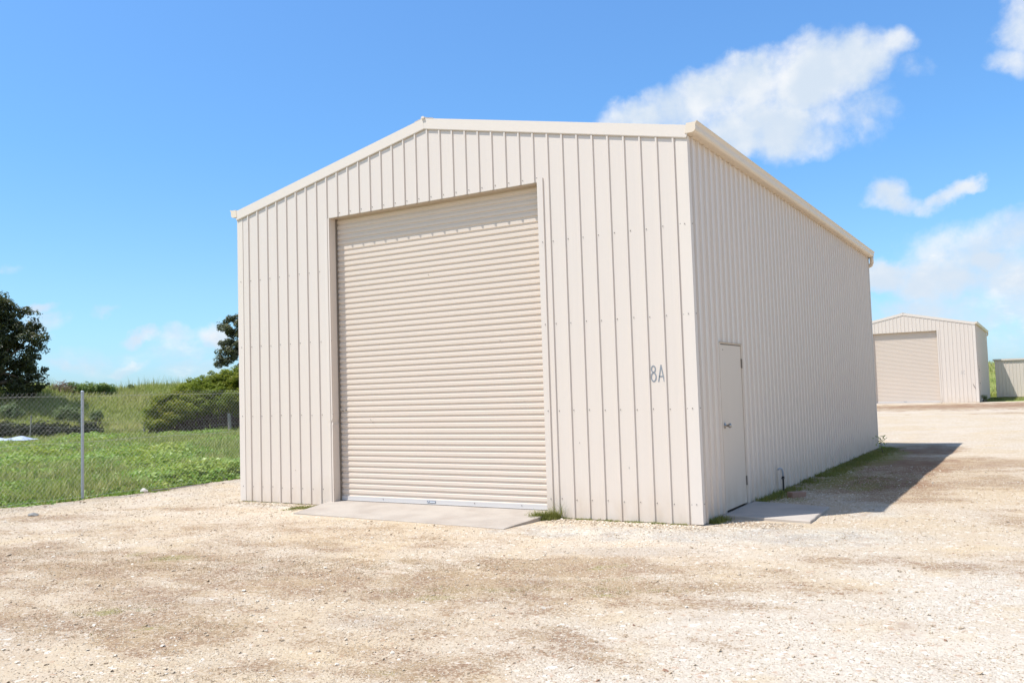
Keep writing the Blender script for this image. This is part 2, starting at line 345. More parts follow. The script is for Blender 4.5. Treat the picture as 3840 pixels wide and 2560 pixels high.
# gravel yard (its left edge wanders, its edge skirt drops below the soil)
ex = np.concatenate([[-0.10], np.arange(0, 16.5, 0.13), np.arange(17, 24, 0.5), np.arange(24, 72, 1.0)])
yy = np.concatenate([np.arange(-40, -10, 1.0), np.arange(-10, 13, 0.13), np.arange(13, 47.6, 0.5)])
def ymap(X, Y): return edge_x(Y) + X
def yz(X, Y):
    z = yard_z(X, Y)
    return z - 0.15*(X < edge_x(Y)-0.05)
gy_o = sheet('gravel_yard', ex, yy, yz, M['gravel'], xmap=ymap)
_c = np.empty(len(gy_o.data.vertices)*3, dtype=np.float32); gy_o.data.vertices.foreach_get('co', _c); _c = _c.reshape(-1, 3)
for _n, _L in (('m_brown', BROWN), ('m_green', GREEN), ('m_taupe', TAUPE), ('m_pale', PALE), ('m_earth_shade', EARTH_SHADE), ('m_grey', GREY)):
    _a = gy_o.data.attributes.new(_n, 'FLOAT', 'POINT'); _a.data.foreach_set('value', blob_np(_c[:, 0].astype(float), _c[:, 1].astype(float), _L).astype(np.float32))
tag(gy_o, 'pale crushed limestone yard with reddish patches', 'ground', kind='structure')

# ------------------------------------------------------------------ ribbed steel walls
PITCH = 0.20035; RIBH = 0.0165
def ribbed(mb, u0, u1, ribs, zlo, zhi, to3, openings=(), mi=0, h=RIBH, tw=0.0105, bw=0.0165, extra=()):
    """pans and trapezoid ribs along u; zhi(u) top; openings (ua,ub,ztop): nothing below ztop"""
    br = {u0: 0.0, u1: 0.0}
    for c in ribs:
        for du, n in ((-bw, 0), (-tw, h), (tw, h), (bw, 0)):
            u = c+du
            if u0 < u < u1: br[round(u, 5)] = n
    def nat(u):
        for c in ribs:
            d = abs(u-c)
            if d <= tw: return h
            if d < bw: return h*(bw-d)/(bw-tw)
        return 0.0
    for a, b, z in openings:
        for u in (a, b): br[round(u, 5)] = nat(u)
    for u in extra: br[round(u, 5)] = nat(u)
    us = sorted(br)
    for a, b in zip(us[:-1], us[1:]):
        if b-a < 1e-6: continue
        z0 = zlo
        for oa, ob, oz in openings:
            if a >= oa-1e-4 and b <= ob+1e-4: z0 = oz
        za, zb = zhi(a), zhi(b)
        if za <= z0: continue
        mb.add([to3(a, br[a], z0), to3(b, br[b], z0), to3(b, br[b], zb), to3(a, br[a], za)], [(0, 1, 2, 3)], mi)

def screw(mb, P, nrm, mi=1, r=0.0058):
    """hex-ish screw head standing on the sheet"""
    n = Vector(nrm); a = n.orthogonal().normalized(); b = n.cross(a); P = Vector(P)
    ring = [P + (a*math.cos(k*math.pi/3)+b*math.sin(k*math.pi/3))*r for k in range(6)]
    top = [q + n*0.006 for q in ring]
    mb.add(ring+top, [(k, (k+1) % 6, 6+(k+1) % 6, 6+k) for k in range(6)] + [tuple(range(6, 12))], mi)

W, L, H, HA = 7.18, 11.94, 4.20, 4.96
DL, DR, DH = -5.314, -1.903, 3.994
PY0, PY1, PH = 0.868, 1.695, 1.945
DD = 0.150                                     # roller door set-back
slope = (HA-H)/(W/2)
def gable(u): return HA - slope*abs(u+W/2)
XR0 = -5.3425-0.0135
frontribs = [XR0+i*PITCH for i in range(-8, 27)]
SCRZ = (0.165, 1.21, 2.25, 3.25)

def stroke_mesh(mb, paths, w, to3, th=0.002):
    for path in paths:
        n = len(path)
        for i in range(n-1):
            a = Vector(path[i]); b = Vector(path[i+1]); d = (b-a).normalized()*w*0.30; nn = Vector((-d.y, d.x)).normalized()*w/2
            q = [a-d+nn, a-d-nn, b+d-nn, b+d+nn]
            k = th + 0.00012*(i % 5)
            vs = [to3(v.x, v.y, k) for v in q] + [to3(v.x, v.y, 0.0004) for v in q]
            mb.add(vs, [(0, 1, 2, 3), (0, 4, 5, 1), (1, 5, 6, 2), (2, 6, 7, 3), (3, 7, 4, 0)])
def loop(cx, cy, rx, ry, a0=0, a1=360, n=20):
    return [(cx+rx*math.cos(math.radians(a0+(a1-a0)*i/n)), cy+ry*math.sin(math.radians(a0+(a1-a0)*i/n))) for i in range(n+1)]
GLYPH = {'8': [loop(.25, .76, .17, .19), loop(.25, .28, .21, .26)],
         'A': [[(0.02, 0), (.27, .98), (.52, 0)], [(.10, .30), (.44, .30)]],
         'C': [loop(.32, .5, .28, .47, 45, 315, 22)]}
def unit_number(txt, x, z, h, wd, mat, parent, n0=0.0):
    cur = x
    for ch in txt:
        mb = MB()
        def to3(a, b, k, cur=cur): return (cur+a*wd, -n0-k, z+b*h)
        stroke_mesh2 = [[(px*wd, pz*h) for px, pz in pa] for pa in GLYPH[ch]]
        stroke_mesh(mb, stroke_mesh2, 0.0135 if h < .3 else 0.02, lambda a, b, k, cur=cur: (cur+a, -n0-k, z+b))
        cur += wd*0.66
        mb.build('painted_digit' if ch.isdigit() else 'painted_letter', mat, parent)

def make_shed(origin):
    root = empty('storage_shed', origin)
    # ---- front wall: pans, ribs, screws
    mb = MB()
    ribbed(mb, -W+0.02, -0.02, frontribs, -0.055, lambda u: gable(u)+0.06, lambda u, n, z: (u, -n, z),
           openings=[(DL, DR, DH)], extra=(-W/2,))
    for i, c in enumerate(frontribs):
        for z in SCRZ:
            if DL-0.03 < c < DR+0.05 : continue
            screw(mb, (c+0.042+random.uniform(-.004, .004), -0.0002, z+random.uniform(-.006, .006)), (0, -1, 0))
        if DL < c < DR: screw(mb, (c+0.04, -0.0002, DH+0.055), (0, -1, 0))
    for x, z in ((-6.05, 0.42), (-0.83, 0.55), (-0.36, 0.83), (-1.45, 0.83)): screw(mb, (x, -.0002, z), (0, -1, 0), r=.004)
    mb.build('front_wall', [M['wall'], M['screw']], root)
    # ---- side walls
    ribsR = [0.155+i*PITCH for i in range(0, 59)]
    mb = MB()
    ribbed(mb, 0.0, L, ribsR, -0.055, lambda u: H+0.05, lambda u, n, z: (n, u, z), openings=[(PY0-0.035, PY1+0.035, PH+0.02)], h=0.024, tw=0.010, bw=0.018)
    for c in ribsR:
        for z in SCRZ:
            if PY0-.05 < c+.04 < PY1+.05 and z < PH: continue
            screw(mb, (0.0002, c+0.042, z+random.uniform(-.006, .006)), (1, 0, 0))
        if PY0 < c < PY1: screw(mb, (0.0002, c+0.04, PH+0.055), (1, 0, 0), r=.009)
    mb.build('side_wall', [M['wall'], M['screw']], root)
    mb = MB()
    ribbed(mb, 0.0, L, ribsR, -0.055, lambda u: H+0.05, lambda u, n, z: (-W-n, u, z), h=0.024, tw=0.010, bw=0.018)
    mb.build('side_wall', [M['wall']], root)
    mb = MB()
    ribbed(mb, -W+0.02, -0.02, frontribs, -0.055, lambda u: gable(u)+0.06, lambda u, n, z: (u, L+n, z), extra=(-W/2,))
    mb.build('back_wall', [M['wall']], root)
    # ---- corner flashings: folded angles standing just proud
    for sx, x in ((1, 0.0), (-1, -W)):
        for yb, sy in ((0.0, -1), (L, 1)):
            mb = MB(); w1, w2, k = (0.115 if sx > 0 else 0.10), 0.075, 0.006
            poly = [(x-sx*w1, yb+sy*k), (x+sx*k*3, yb+sy*k), (x+sx*k*3, yb-sy*w2), (x+sx*k*2.7, yb-sy*w2), (x+sx*k*2.7, yb+sy*k*.5), (x-sx*w1, yb+sy*k*.5)]
            mb.prism(poly, 'z', -0.05, H+0.035)
            if sy < 0:
                for z in SCRZ: screw(mb, (x-sx*0.05, yb-k, z), (0, -1, 0), 1)
            if sy < 0 and sx > 0:
                for z in SCRZ: screw(mb, (x+k*3, 0.045, z), (1, 0, 0), 1)
            mb.build('corner_flashing', [M['trim'], M['screw']], root)
    # ---- barge boards (front and back), chamfered bottom lip
    for yb, sy in ((0.0, -1), (L, 1)):
        for sx in (-1, 1):
            mb = MB()
            xa = -W/2; xb = 0.012 if sx > 0 else -W-0.012; xt = 0.062 if sx > 0 else -W-0.062
            def zz(x, d): return HA - slope*abs(x+W/2) + d
            o1, o2 = yb+sy*0.024, yb+sy*0.0172
            ins = yb-sy*0.10
            ring = lambda x, xtop: [(x, o2, zz(x, 0.0)), (x, o1, zz(x, 0.012)), (xtop, o1, zz(xtop, 0.150)), (xtop, ins, zz(xtop, 0.152)), (xtop, ins, zz(xtop, 0.146)), (xtop, yb+sy*.0185, zz(xtop, .140)), (x, yb+sy*.0172, zz(x, .004))]
            r1 = ring(xa+sx*0.0008, xa+sx*0.0008); r2 = ring(xb, xt)
            n = len(r1)
            mb.add(r1+r2, [(i, (i+1) % n, n+(i+1) % n, n+i) for i in range(n)] + [tuple(range(n)), tuple(range(n, 2*n))])
            mb.build('barge_board', M['trim'], root)
    # ---- roof sheets and ridge cap
    for sx in (-1, 1):
        mb = MB()
        ribsY = [0.17+i*PITCH for i in range(0, 58)]
        xe = 0.075 if sx > 0 else -W-0.075
        def roof3(u, n, z, sx=sx, xe=xe): return ((-W/2) if z < 0.5 else xe, u, HA+0.112 - (slope*abs(xe+W/2) if z > 0.5 else 0) + n)
        ribbed(mb, 0.02, L-0.02, ribsY, 0.0, lambda u: 1.0, roof3)
        mb.build('roof_sheet', M['wall'], root)
    mb = MB(); zr = HA+0.155
    prof = [(-W/2+0.026*math.cos(a), zr-.004+0.022*math.sin(a)) for a in np.linspace(-0.5, math.pi+0.5, 13)]
    mb.prism(prof, 'y', -0.045, L+0.045)
    for sx in (-1, 1):
        x1 = -W/2+sx*0.15
        mb.prism([(-W/2, zr+.006), (x1, zr+.006-slope*.15), (x1, zr+.002-slope*.15), (-W/2, zr+.002)], 'y', -0.02, L+0.02)
    mb.build('ridge_cap', M['trim'], root, smooth=False)
    # ---- gutters
    GP = [(0.0, 0.0), (0.062, 0.0), (0.082, 0.006), (0.098, 0.022), (0.104, 0.045), (0.104, 0.080), (0.112, 0.102), (0.124, 0.118), (0.124, 0.124), (0.114, 0.124), (0.106, 0.112)]
    for sx in (-1, 1):
        mb = MB(); zb = H+0.052; x0 = (0.022 if sx > 0 else -W-0.022)
        poly = [(x0-sx*0.021, zb+b) for a, b in GP[:1]] + [(x0+sx*a, zb+b) for a, b in GP[1:]] + [(x0+sx*0.095, zb+0.112), (x0, zb+0.112)]
        mb.prism(poly, 'y', -0.030, L+0.055)
        # joint collar half way
        poly2 = [(x0+sx*(a+0.0015 if a > 0 else a), zb+b-0.0015) for a, b in GP[:9]] + [(x0+sx*0.09, zb+0.110), (x0, zb+0.110)]
        mb.prism(poly2, 'y', 5.55, 5.59)
        g = mb.build('gutter', M['gutter'], root)
        if sx > 0:
            mb = MB()
            mb.tube([(0.082, L-0.02, zb+0.004), (0.082, L-0.02, zb-0.06), (0.082, L-0.01, zb-0.12), (0.05, L+0.05, zb-0.17), (-0.03, L+0.09, zb-0.20), (-0.09, L+0.09, zb-0.21)], 0.043, 14)
            mb.tube([(-0.07, L+0.09, zb-0.20), (-0.07, L+0.09, zb-0.6), (-0.07, L+0.09, 0.05)], 0.043, 12)
            mb.build('downpipe', M['gutter'], root, smooth=True)
    # ---- roller door
    mb = MB(); rp = 0.0766; prof = []; z = 0.062; dpt = 0.0130
    while z < DH+0.25:
        for dz, dy in ((0.0, 0), (0.006, 0), (0.0095, dpt*.35), (0.0115, dpt), (0.0365, dpt), (0.0385, dpt), (0.045, 0.0006)):
            prof.append((z+dz, dy))
        z += rp
    # outward crest lies between .045 and pitch; valley between .0115 and .0385
    ys0 = DD
    for (za, da), (zb_, db) in zip(prof[:-1], prof[1:]):
        mb.add([(DL-0.05, ys0+da, za), (DR+0.05, ys0+da, za), (DR+0.05, ys0+db, zb_), (DL-0.05, ys0+db, zb_)], [(0, 1, 2, 3)])
    for x, z_ in ((DL+0.055, 1.255), (DL+0.115, 1.262), (DL+0.56, 1.13), (DL+0.60, 1.09), (-3.7, 3.05), (-2.6, 2.1)):
        screw(mb, (x, ys0-0.0005, z_), (0, -1, 0), 1, 0.010 if x < DL+.2 else .005)
    rd = mb.build('roller_door', [M['roller'], M['screw']], root)
    mb = MB(); mb.box(DL-0.02, DR+0.02, ys0-0.012, ys0+0.02, 0.012, 0.064)
    mb.box(DL-0.02, DR+0.02, ys0-0.018, ys0+0.02, 0.006, 0.016)
    for x in (-4.55, -3.05, -2.35): screw(mb, (x, ys0-0.012, 0.045), (0, -1, 0), 1)
    br_ = mb.build('bottom_rail', [M['alu'], M['screw']], rd)
    mb = MB(); mb.box(-3.805, -3.665, ys0-0.0165, ys0-0.0122, 0.020, 0.052)
    mb.box(-3.76, -3.675, ys0-0.0185, ys0-0.0167, 0.031, 0.042, 1)
    mb.add([(-3.800, ys0-.018, .022), (-3.792, ys0-.018, .022), (-3.770, ys0-.018, .050), (-3.779, ys0-.018, .050)], [(0, 1, 2, 3)], 1)
    mb.build('maker_badge', [M['badge'], M['badgel']], br_)
    mb = MB(); mb.box(DL-0.02, DR+0.02, ys0-0.015, ys0+0.02, -0.004, 0.0055)
    mb.build('weather_seal', M['dark'], rd)
    # ---- door surround: jambs with flat face flashing, head
    f0 = 0.0175
    nz = 120
    mb = MB()
    # left jamb, dented about a metre up
    xl0 = DL-0.098
    rows = []
    for i in range(nz+1):
        z_ = -0.045 + (DH+0.045)*i/nz
        dn = 0.017*math.exp(-((z_-1.10)/0.016)**2) + 0.007*math.exp(-((z_-1.00)/0.09)**2) + 0.004*math.exp(-((z_-1.24)/0.05)**2)
        dx = -0.012*math.exp(-((z_-1.115)/0.022)**2)
        rows.append([(xl0, -0.0012, z_), (xl0+0.004, -0.003, z_), (DL-0.055, -0.006+dn*0.2, z_), (DL+dx, -0.010+dn*0.6, z_), (DL+dx*.5, ys0-0.015, z_)])
    vs = [v for r in rows for v in r]; m = len(rows[0])
    mb.add(vs, [(i*m+k, i*m+k+1, (i+1)*m+k+1, (i+1)*m+k) for i in range(nz) for k in range(m-1)])
    for z_ in SCRZ: screw(mb, (DL-0.045, -0.0055, z_), (0, -1, 0), 1)
    mb.build('door_jamb', [M['wall'], M['screw']], root)
    mb = MB()
    mb.prism([(DR, ys0+0.0), (DR, -f0), (DR+0.078, -f0), (DR+0.083, -0.0008), (DR+0.075, -0.0008), (DR+0.070, -f0+.004), (DR+0.004, -f0+.004), (DR+.004, ys0)], 'z', -0.045, DH+0.045)
    for z_ in SCRZ: screw(mb, (DR+0.055, -f0, z_), (0, -1, 0), 1)
    mb.build('door_jamb', [M['wall'], M['screw']], root)
    mb = MB(); mb.box(DL-0.01, DR+0.005, -0.0005, ys0+0.10, DH+0.001, DH+0.007)
    mb.box(DL-0.004, DR+0.004, 0.004, 0.030, DH-0.004, DH+0.0005)
    mb.build('door_head', M['soffit'], root)
    # dark guide tracks
    for x in (DL+0.006, DR-0.006):
        mb = MB(); mb.box(x-0.010, x+0.010, ys0-0.028, ys0-0.013, 0.0, DH+0.0005)
        mb.build('guide_track', M['guide'] if x < -4 else M['soffit'], root)
    # inside: dark sheets standing in for the unlit interior behind the doors
    mb = MB(); mb.box(DL-0.25, DR+0.25, 0.42, 0.45, 0.0, DH+0.3); mb.build('dark_backing', M['dark'], root)
    # ---- personnel door in the right side wall
    mb = MB(); k = 0.0
    mb.box(-0.025, 0.004, PY0, PY1, -0.016, PH-0.010)
    sd = mb.build('side_door', M['door'], root, bevel=0.002)
    mb = MB(); screw(mb, (0.004, PY0+0.10, PH-0.07), (1, 0, 0), 0)
    mb.build('rivet', M['screw'], sd)
    # frame: two jamb angles and a drip flashing over the dark gap
    for a, b in ((PY0-0.045, PY0-0.006), (PY1+0.006, PY1+0.045)):
        mb = MB(); mb.box(-0.03, 0.0120, a, b, -0.04, PH+0.018); mb.build('door_frame', M['door'], root)
    mb = MB(); mb.box(-0.03, 0.006, PY0-0.004, PY1+0.004, PH-0.008, PH+0.003); mb.box(-0.03, 0.012, PY0-0.004, PY1+0.004, PH+0.0035, PH+0.0145, 1)
    mb.build('door_gap', [M['guide'], M['door']], root)
    mb = MB(); mb.box(-0.05, -0.03, PY0-0.05, PY1+0.05, -0.03, PH+0.05); mb.build('dark_backing', M['dark'], root)  # dark sheet standing in for the shade inside
    mb = MB(); mb.box(-0.02, 0.0225, PY0-0.045, PY1+0.02, PH+0.015, PH+0.021); mb.build('drip_flashing', M['soffit'], root)
    for z_ in (1.66, 0.20):
        mb = MB(); mb.tube([(0.012, PY1+0.001, z_), (0.012, PY1+0.001, z_+0.115)], 0.009, 8); mb.box(0.0041, 0.010, PY1-.012, PY1+.012, z_, z_+.115)
        mb.build('hinge', M['guide'], sd)
    # knob: rose, neck, knob
    mb = MB()
    def lathe(pts, cy, cz, seg=18):
        vs = []
        for x, r in pts:
            for k in range(seg):
                a = 2*math.pi*k/seg; vs.append((x, cy+r*math.cos(a), cz+r*math.sin(a)))
        n = len(pts)
        mb.add(vs, [(i*seg+k, i*seg+(k+1) % seg, (i+1)*seg+(k+1) % seg, (i+1)*seg+k) for i in range(n-1) for k in range(seg)] + [tuple(range((n-1)*seg, n*seg))])
    lathe([(0.0042, 0.0), (0.0042, 0.034), (0.010, 0.033), (0.013, 0.026), (0.014, 0.013), (0.040, 0.012), (0.048, 0.020), (0.058, 0.027), (0.072, 0.028), (0.082, 0.022), (0.084, 0.012)], PY0+0.062, 0.975)
    mb.build('handle', M['chrome'], sd, smooth=True)
    mb = MB(); mb.box(0.0041, 0.0075, PY0-0.004, PY0+0.006, 0.93, 1.02); mb.build('latch_plate', M['dark'], sd)
    return root

def copy_tree(o, parent=None):
    c = o.copy(); COL.objects.link(c)
    if parent is not None: c.parent = parent
    for ch in list(o.children): copy_tree(ch, c)
    return c

shed = make_shed((0, 0, 0))
tag(shed, 'large cream ribbed steel shed in the foreground, 8A painted beside its roller door', 'shed', 'cream steel sheds with roller doors')
shed2 = copy_tree(shed)
shed2.location = (0.233, 45.05, 0.175)
tag(shed2, 'distant cream steel shed numbered 8C behind the large shed, across the gravel', 'shed', 'cream steel sheds with roller doors')
unit_number('8A', -0.524, 1.515, 0.185, 0.135, M['number'], shed, n0=0.0006)
unit_number('8C', -0.80, 1.50, 0.20, 0.165, M['number_pale'], shed2, n0=0.0006)
# dark scrape on the far shed's corner
mb = MB(); mb.tube([(-0.235, -0.024, 0.93), (-0.205, -0.026, 0.86), (-0.15, -0.026, 0.74), (-0.115, -0.024, 0.66)], [0.008, 0.017, 0.013, 0.006], 6)
mb.tube([(-0.25, -0.022, 1.0), (-0.245, -0.022, 0.90)], 0.004, 5)
mb.build('wall_hook', M['screw'], shed2)

# ---- long low shed behind and right of 8C
low = empty('low_shed', (0.62, 57.25, 0.16))
tag(low, 'long low cream steel shed at the right edge, partly in the shadow of shed 8C', 'shed')
LW, LH = 24.0, 2.42
mb = MB()
ribbed(mb, 0, LW, [0.2+i*0.2 for i in range(119)], 0.0, lambda u: LH, lambda u, n, z: (u, -n, z))
mb.build('front_wall', M['wall'], low)
mb = MB()
ribbed(mb, 0, 8, [0.2+i*0.2 for i in range(39)], 0.0, lambda u: LH-0.05*u, lambda u, n, z: (-n, u, z)); mb.build('side_wall', M['wall'], low)
mb = MB(); ribbed(mb, 0, 8, [0.2+i*0.2 for i in range(39)], 0.0, lambda u: LH-0.05*u, lambda u, n, z: (LW+n, u, z)); mb.build('side_wall', M['wall'], low)
mb = MB(); ribbed(mb, 0, LW, [0.2+i*0.2 for i in range(119)], 0.0, lambda u: LH-0.4, lambda u, n, z: (u, 8+n, z)); mb.build('back_wall', M['wall'], low)
mb = MB(); mb.add([(-0.1, -0.06, LH+0.06), (LW+0.1, -0.06, LH+0.06), (LW+0.1, 8.1, LH-0.34), (-0.1, 8.1, LH-0.34), (-0.1, -0.06, LH+0.02), (LW+0.1, -0.06, LH+0.02), (LW+0.1, 8.1, LH-0.38), (-0.1, 8.1, LH-0.38)],
                  [(0, 1, 2, 3), (4, 7, 6, 5), (0, 4, 5, 1), (1, 5, 6, 2), (2, 6, 7, 3), (3, 7, 4, 0)])
mb.build('roof', M['trim'], low)
mb = MB(); mb.box(-0.12, LW+0.12, -0.085, -0.062, LH-0.03, LH+0.075); mb.build('fascia', M['trim'], low)
mb = MB(); mb.box(-0.02, LW+.02, -0.03, 8.0, -0.25, -0.002); mb.build('base_slab', M['concrete2'], low)

# ------------------------------------------------------------------ concrete aprons
def apron(name, pts, ztop, zb, mat, label):
    """pts: (x,y); ztop list of heights per corner; subdivided irregular edge"""
    mb = MB(); P = []; n = len(pts)
    for i in range(n):
        a, b = Vector(pts[i]), Vector(pts[(i+1) % n]); za, zb_ = ztop[i], ztop[(i+1) % n]
        m = max(2, int((b-a).length/0.12))
        nn = Vector((-(b-a).y, (b-a).x)).normalized()
        for k in range(m):
            f = k/m; j = nn*(random.uniform(-.006, .006) if k else 0); q = a.lerp(b, f)+j
            P.append((q.x, q.y, za+(zb_-za)*f))
    cx_ = sum(p[0] for p in P)/len(P); cy_ = sum(p[1] for p in P)/len(P); cz_ = sum(p[2] for p in P)/len(P)
    N = len(P)
    inner = [(cx_+(p[0]-cx_)*0.985, cy_+(p[1]-cy_)*0.985, p[2]) for p in P]
    outer = [(p[0], p[1], p[2]-0.006) for p in P]
    bot = [(p[0], p[1], zb) for p in P]
    vs = inner+outer+bot
    fs = [tuple(range(N))] + [(i, i+N, (i+1) % N+N, (i+1) % N) for i in range(N)] + [(i+N, i+2*N, (i+1) % N+2*N, (i+1) % N+N) for i in range(N)]
    mb.add(vs, fs)
    o = mb.build(name, mat)
    return tag(o, label, 'concrete slab')
apron('concrete_apron', [(-5.30, 0.16), (-5.42, -0.02), (-5.30, -0.80), (-1.92, -0.985), (-1.85, -0.02), (-1.92, 0.16)], [0.0, -0.002, -0.048, -0.046, -0.002, 0.0], -0.2, M['concrete'],
      'sunlit tan concrete apron in front of the roller door of shed 8A')
apron('concrete_step_slab', [(0.03, 0.62), (1.02, 0.54), (0.975, 1.75), (0.03, 1.92)], [-0.026, -0.036, -0.036, -0.026], -0.2, M['concrete2'],
      'small grey concrete slab on the ground below the side door, mostly in shadow')
mb = MB(); mb.box(DL-0.03, DR+0.03, -0.02, 0.02, -0.2, -0.0006)
apron('concrete_apron', [(0.233-5.40, 45.05+0.16), (0.233-5.35, 44.2), (0.233-1.86, 44.2), (0.233-1.86, 45.05+0.16)], [0.175, 0.10, 0.10, 0.175], -0.2, M['concrete'],
      'far concrete apron in front of the roller door of shed 8C')

# ------------------------------------------------------------------ tap, brick, stick, stone
tp = empty('garden_tap', (0.10, 3.10, -0.06))
tag(tp, 'short black water pipe with bent grey hose end beside the shed wall', 'tap')
mb = MB(); mb.tube([(0, 0, -0.05), (0.003, 0.002, 0.20)], 0.0125, 10); mb.tube([(0.003, 0.002, 0.195), (0.003, 0.002, 0.232)], 0.019, 10); mb.box(-.012, .018, -.045, -.008, .200, .212)
mb.build('riser_pipe', M['black'], tp)
mb = MB(); mb.tube([(0.003, 0, 0.228), (0.003, -0.002, 0.29), (-0.002, -0.016, 0.325), (-0.012, -0.045, 0.345), (-0.022, -0.085, 0.345), (-0.03, -0.12, 0.335)], 0.012, 10)
mb.build('bent_hose', M['greyhose'], tp, smooth=True)
mb = MB(); mb.box(-0.115, 0.115, -0.055, 0.055, 0, 0.076)
b = mb.build('brick', M['brick'], bevel=0.004); b.location = (0.36, 2.74, -0.068); b.rotation_euler = (0.05, 0.03, 0.95)
tag(b, 'single red-brown brick lying on the ground beyond the small slab', 'brick')
def rock(name, loc, s, mat, seed):
    bm = bmesh.new(); bmesh.ops.create_icosphere(bm, subdivisions=3, radius=1)
    r = random.Random(seed)
    ax = [Vector((r.uniform(-1, 1), r.uniform(-1, 1), r.uniform(-1, 1))).normalized() for _ in range(9)]
    for v in bm.verts:
        for a in ax:
            d = v.co.dot(a)
            if d > 0.72: v.co -= a*(d-0.72)
        v.co = Vector((v.co.x*s[0], v.co.y*s[1], v.co.z*s[2]))
    me = bpy.data.meshes.new(name); bm.to_mesh(me); bm.free(); me.materials.append(mat)
    o = bpy.data.objects.new(name, me); o.location = loc; return link(o)
t = NT('rock_grey'); p = t.obj(); M['rock'] = t.out(t.mix(t.noise(p, 20, 4), (0.17, 0.17, 0.16), (0.30, 0.29, 0.27)), 0.9, bump=t.noise(p, 60, 4), bs=.6)
t = NT('rock_white'); p = t.obj(); M['rockw'] = t.out(t.mix(t.noise(p, 20, 4), (0.55, 0.48, 0.40), (0.80, 0.75, 0.67)), 0.9, bump=t.noise(p, 60, 4), bs=.6)
tag(rock('rock', (-8.85, -2.22, -0.045), (0.09, 0.06, 0.028), M['rock'], 3), 'flat dark grey rock on the gravel left of the fence post', 'rock')
tag(rock('rock', (-9.90, 0.30, -0.03), (0.075, 0.06, 0.05), M['rockw'], 5), 'white limestone rock at the edge of the weeds right of the fence post', 'rock')
mb = MB(); mb.tube([(-9.86, 0.42, -0.035), (-9.80, 0.8, -0.04), (-9.82, 1.2, -0.036), (-9.86, 1.62, -0.04)], [0.009, 0.012, 0.010, 0.006], 7)
tag(mb.build('fallen_stick', M['wood']), 'thin dark stick lying along the edge of the weeds by the wire fence', 'stick')

# ------------------------------------------------------------------ chain link fence
FX = -10.14
fence = empty('chain_link_fence', (FX, -0.66, -0.07))
tag(fence, 'chain-link wire fence with a thin grey galvanised post along the weedy paddock', 'fence')
def fpost(y):
    mb = MB(); mb.tube([(0, y, -0.3), (0, y, 1.735)], 0.024, 14)
    mb.tube([(0, y, 1.725), (0, y, 1.745), (0, y, 1.757)], [0.0265, 0.0265, 0.012], 14)
    for z in (0.22, 0.93, 1.45): mb.tube([(0, y, z), (0, y, z+0.006)], 0.0265, 14)
    o = mb.build('post', M['galv'], fence)
    return o
for k in range(-3, 6): fpost(k*3.5)
FH = 1.70
segs = []
y0, y1 = -10.5, 17.5; st = 0.0735
def diag(sign):
    out = []
    for i in range(int((y1-y0+FH)/st)+2):
        a = y0-FH+i*st if sign > 0 else y0+i*st
        pA = [a, 0.03]; pB = [a+sign*(FH-0.03), FH+0.03]
        if sign < 0: pA[0] = a; pB[0] = a-(FH)
        # clip to y range
        (ya, za), (yb, zb) = pA, pB
        if min(ya, yb) > y1 or max(ya, yb) < y0: continue
        def clip(ya, za, yb, zb, lim, keep_gt):
            ins = lambda y: y >= lim if keep_gt else y <= lim
            if ins(ya) and ins(yb): return ya, za, yb, zb
            f = (lim-ya)/(yb-ya); m = (lim, za+(zb-za)*f)
            return (ya, za, m[0], m[1]) if ins(ya) else (m[0], m[1], yb, zb)
        ya, za, yb, zb = clip(ya, za, yb, zb, y0, True); ya, za, yb, zb = clip(ya, za, yb, zb, y1, False)
        if abs(yb-ya) < 0.05: continue
        out.append((ya, za, yb, zb))
    return out
V = []; F = []; nv = 0; wr = 0.0009
for sign, off in ((1, 0.0015), (-1, -0.0015)):
    for ya, za, yb, zb in diag(sign):
        d = Vector((0, yb-ya, zb-za)).normalized(); u = Vector((1, 0, 0)); w = d.cross(u)
        a = Vector((0.027+off, ya, za)); b = Vector((0.027+off, yb, zb))
        for P in (a, b):
            for k in range(4):
                ang = math.pi/2*k+0.78; V.append(tuple(P+(u*math.cos(ang)+w*math.sin(ang))*wr))
        for k in range(4): F.append((nv+k, nv+(k+1) % 4, nv+4+(k+1) % 4, nv+4+k))
        nv += 8
np_mesh('wire_mesh', np.array(V), np.array(F), M['wire'], parent=fence)
for z in (1.665, 0.93, 0.05):
    mb = MB(); pts = [(0.031, y0+(y1-y0)*i/60, z+0.006*math.sin(i*1.3)) for i in range(61)]
    mb.tube(pts, 0.0022, 5); mb.build('line_wire', M['wire'], fence)

# ------------------------------------------------------------------ image-to-ground helper (world positions read off the photo)
CAM = Vector((3.2405, -9.2450, 1.4441))
R_ = Vector((0.85495, 0.51780, -0.03069)); U_ = Vector((0.05626, -0.03375, 0.99785)); F_ = Vector((-0.51565, 0.85483, 0.05799))
FPX = 2008.69
def ray(px, py): return F_ + R_*((px-1176)/FPX) - U_*((py-784)/FPX)
def at_dist(px, py, dist):
    """point at a horizontal distance from the camera position along a pixel of the 2352-wide photo"""
    d = ray(px, py); k = dist/math.hypot(d.x, d.y); return CAM + d*k

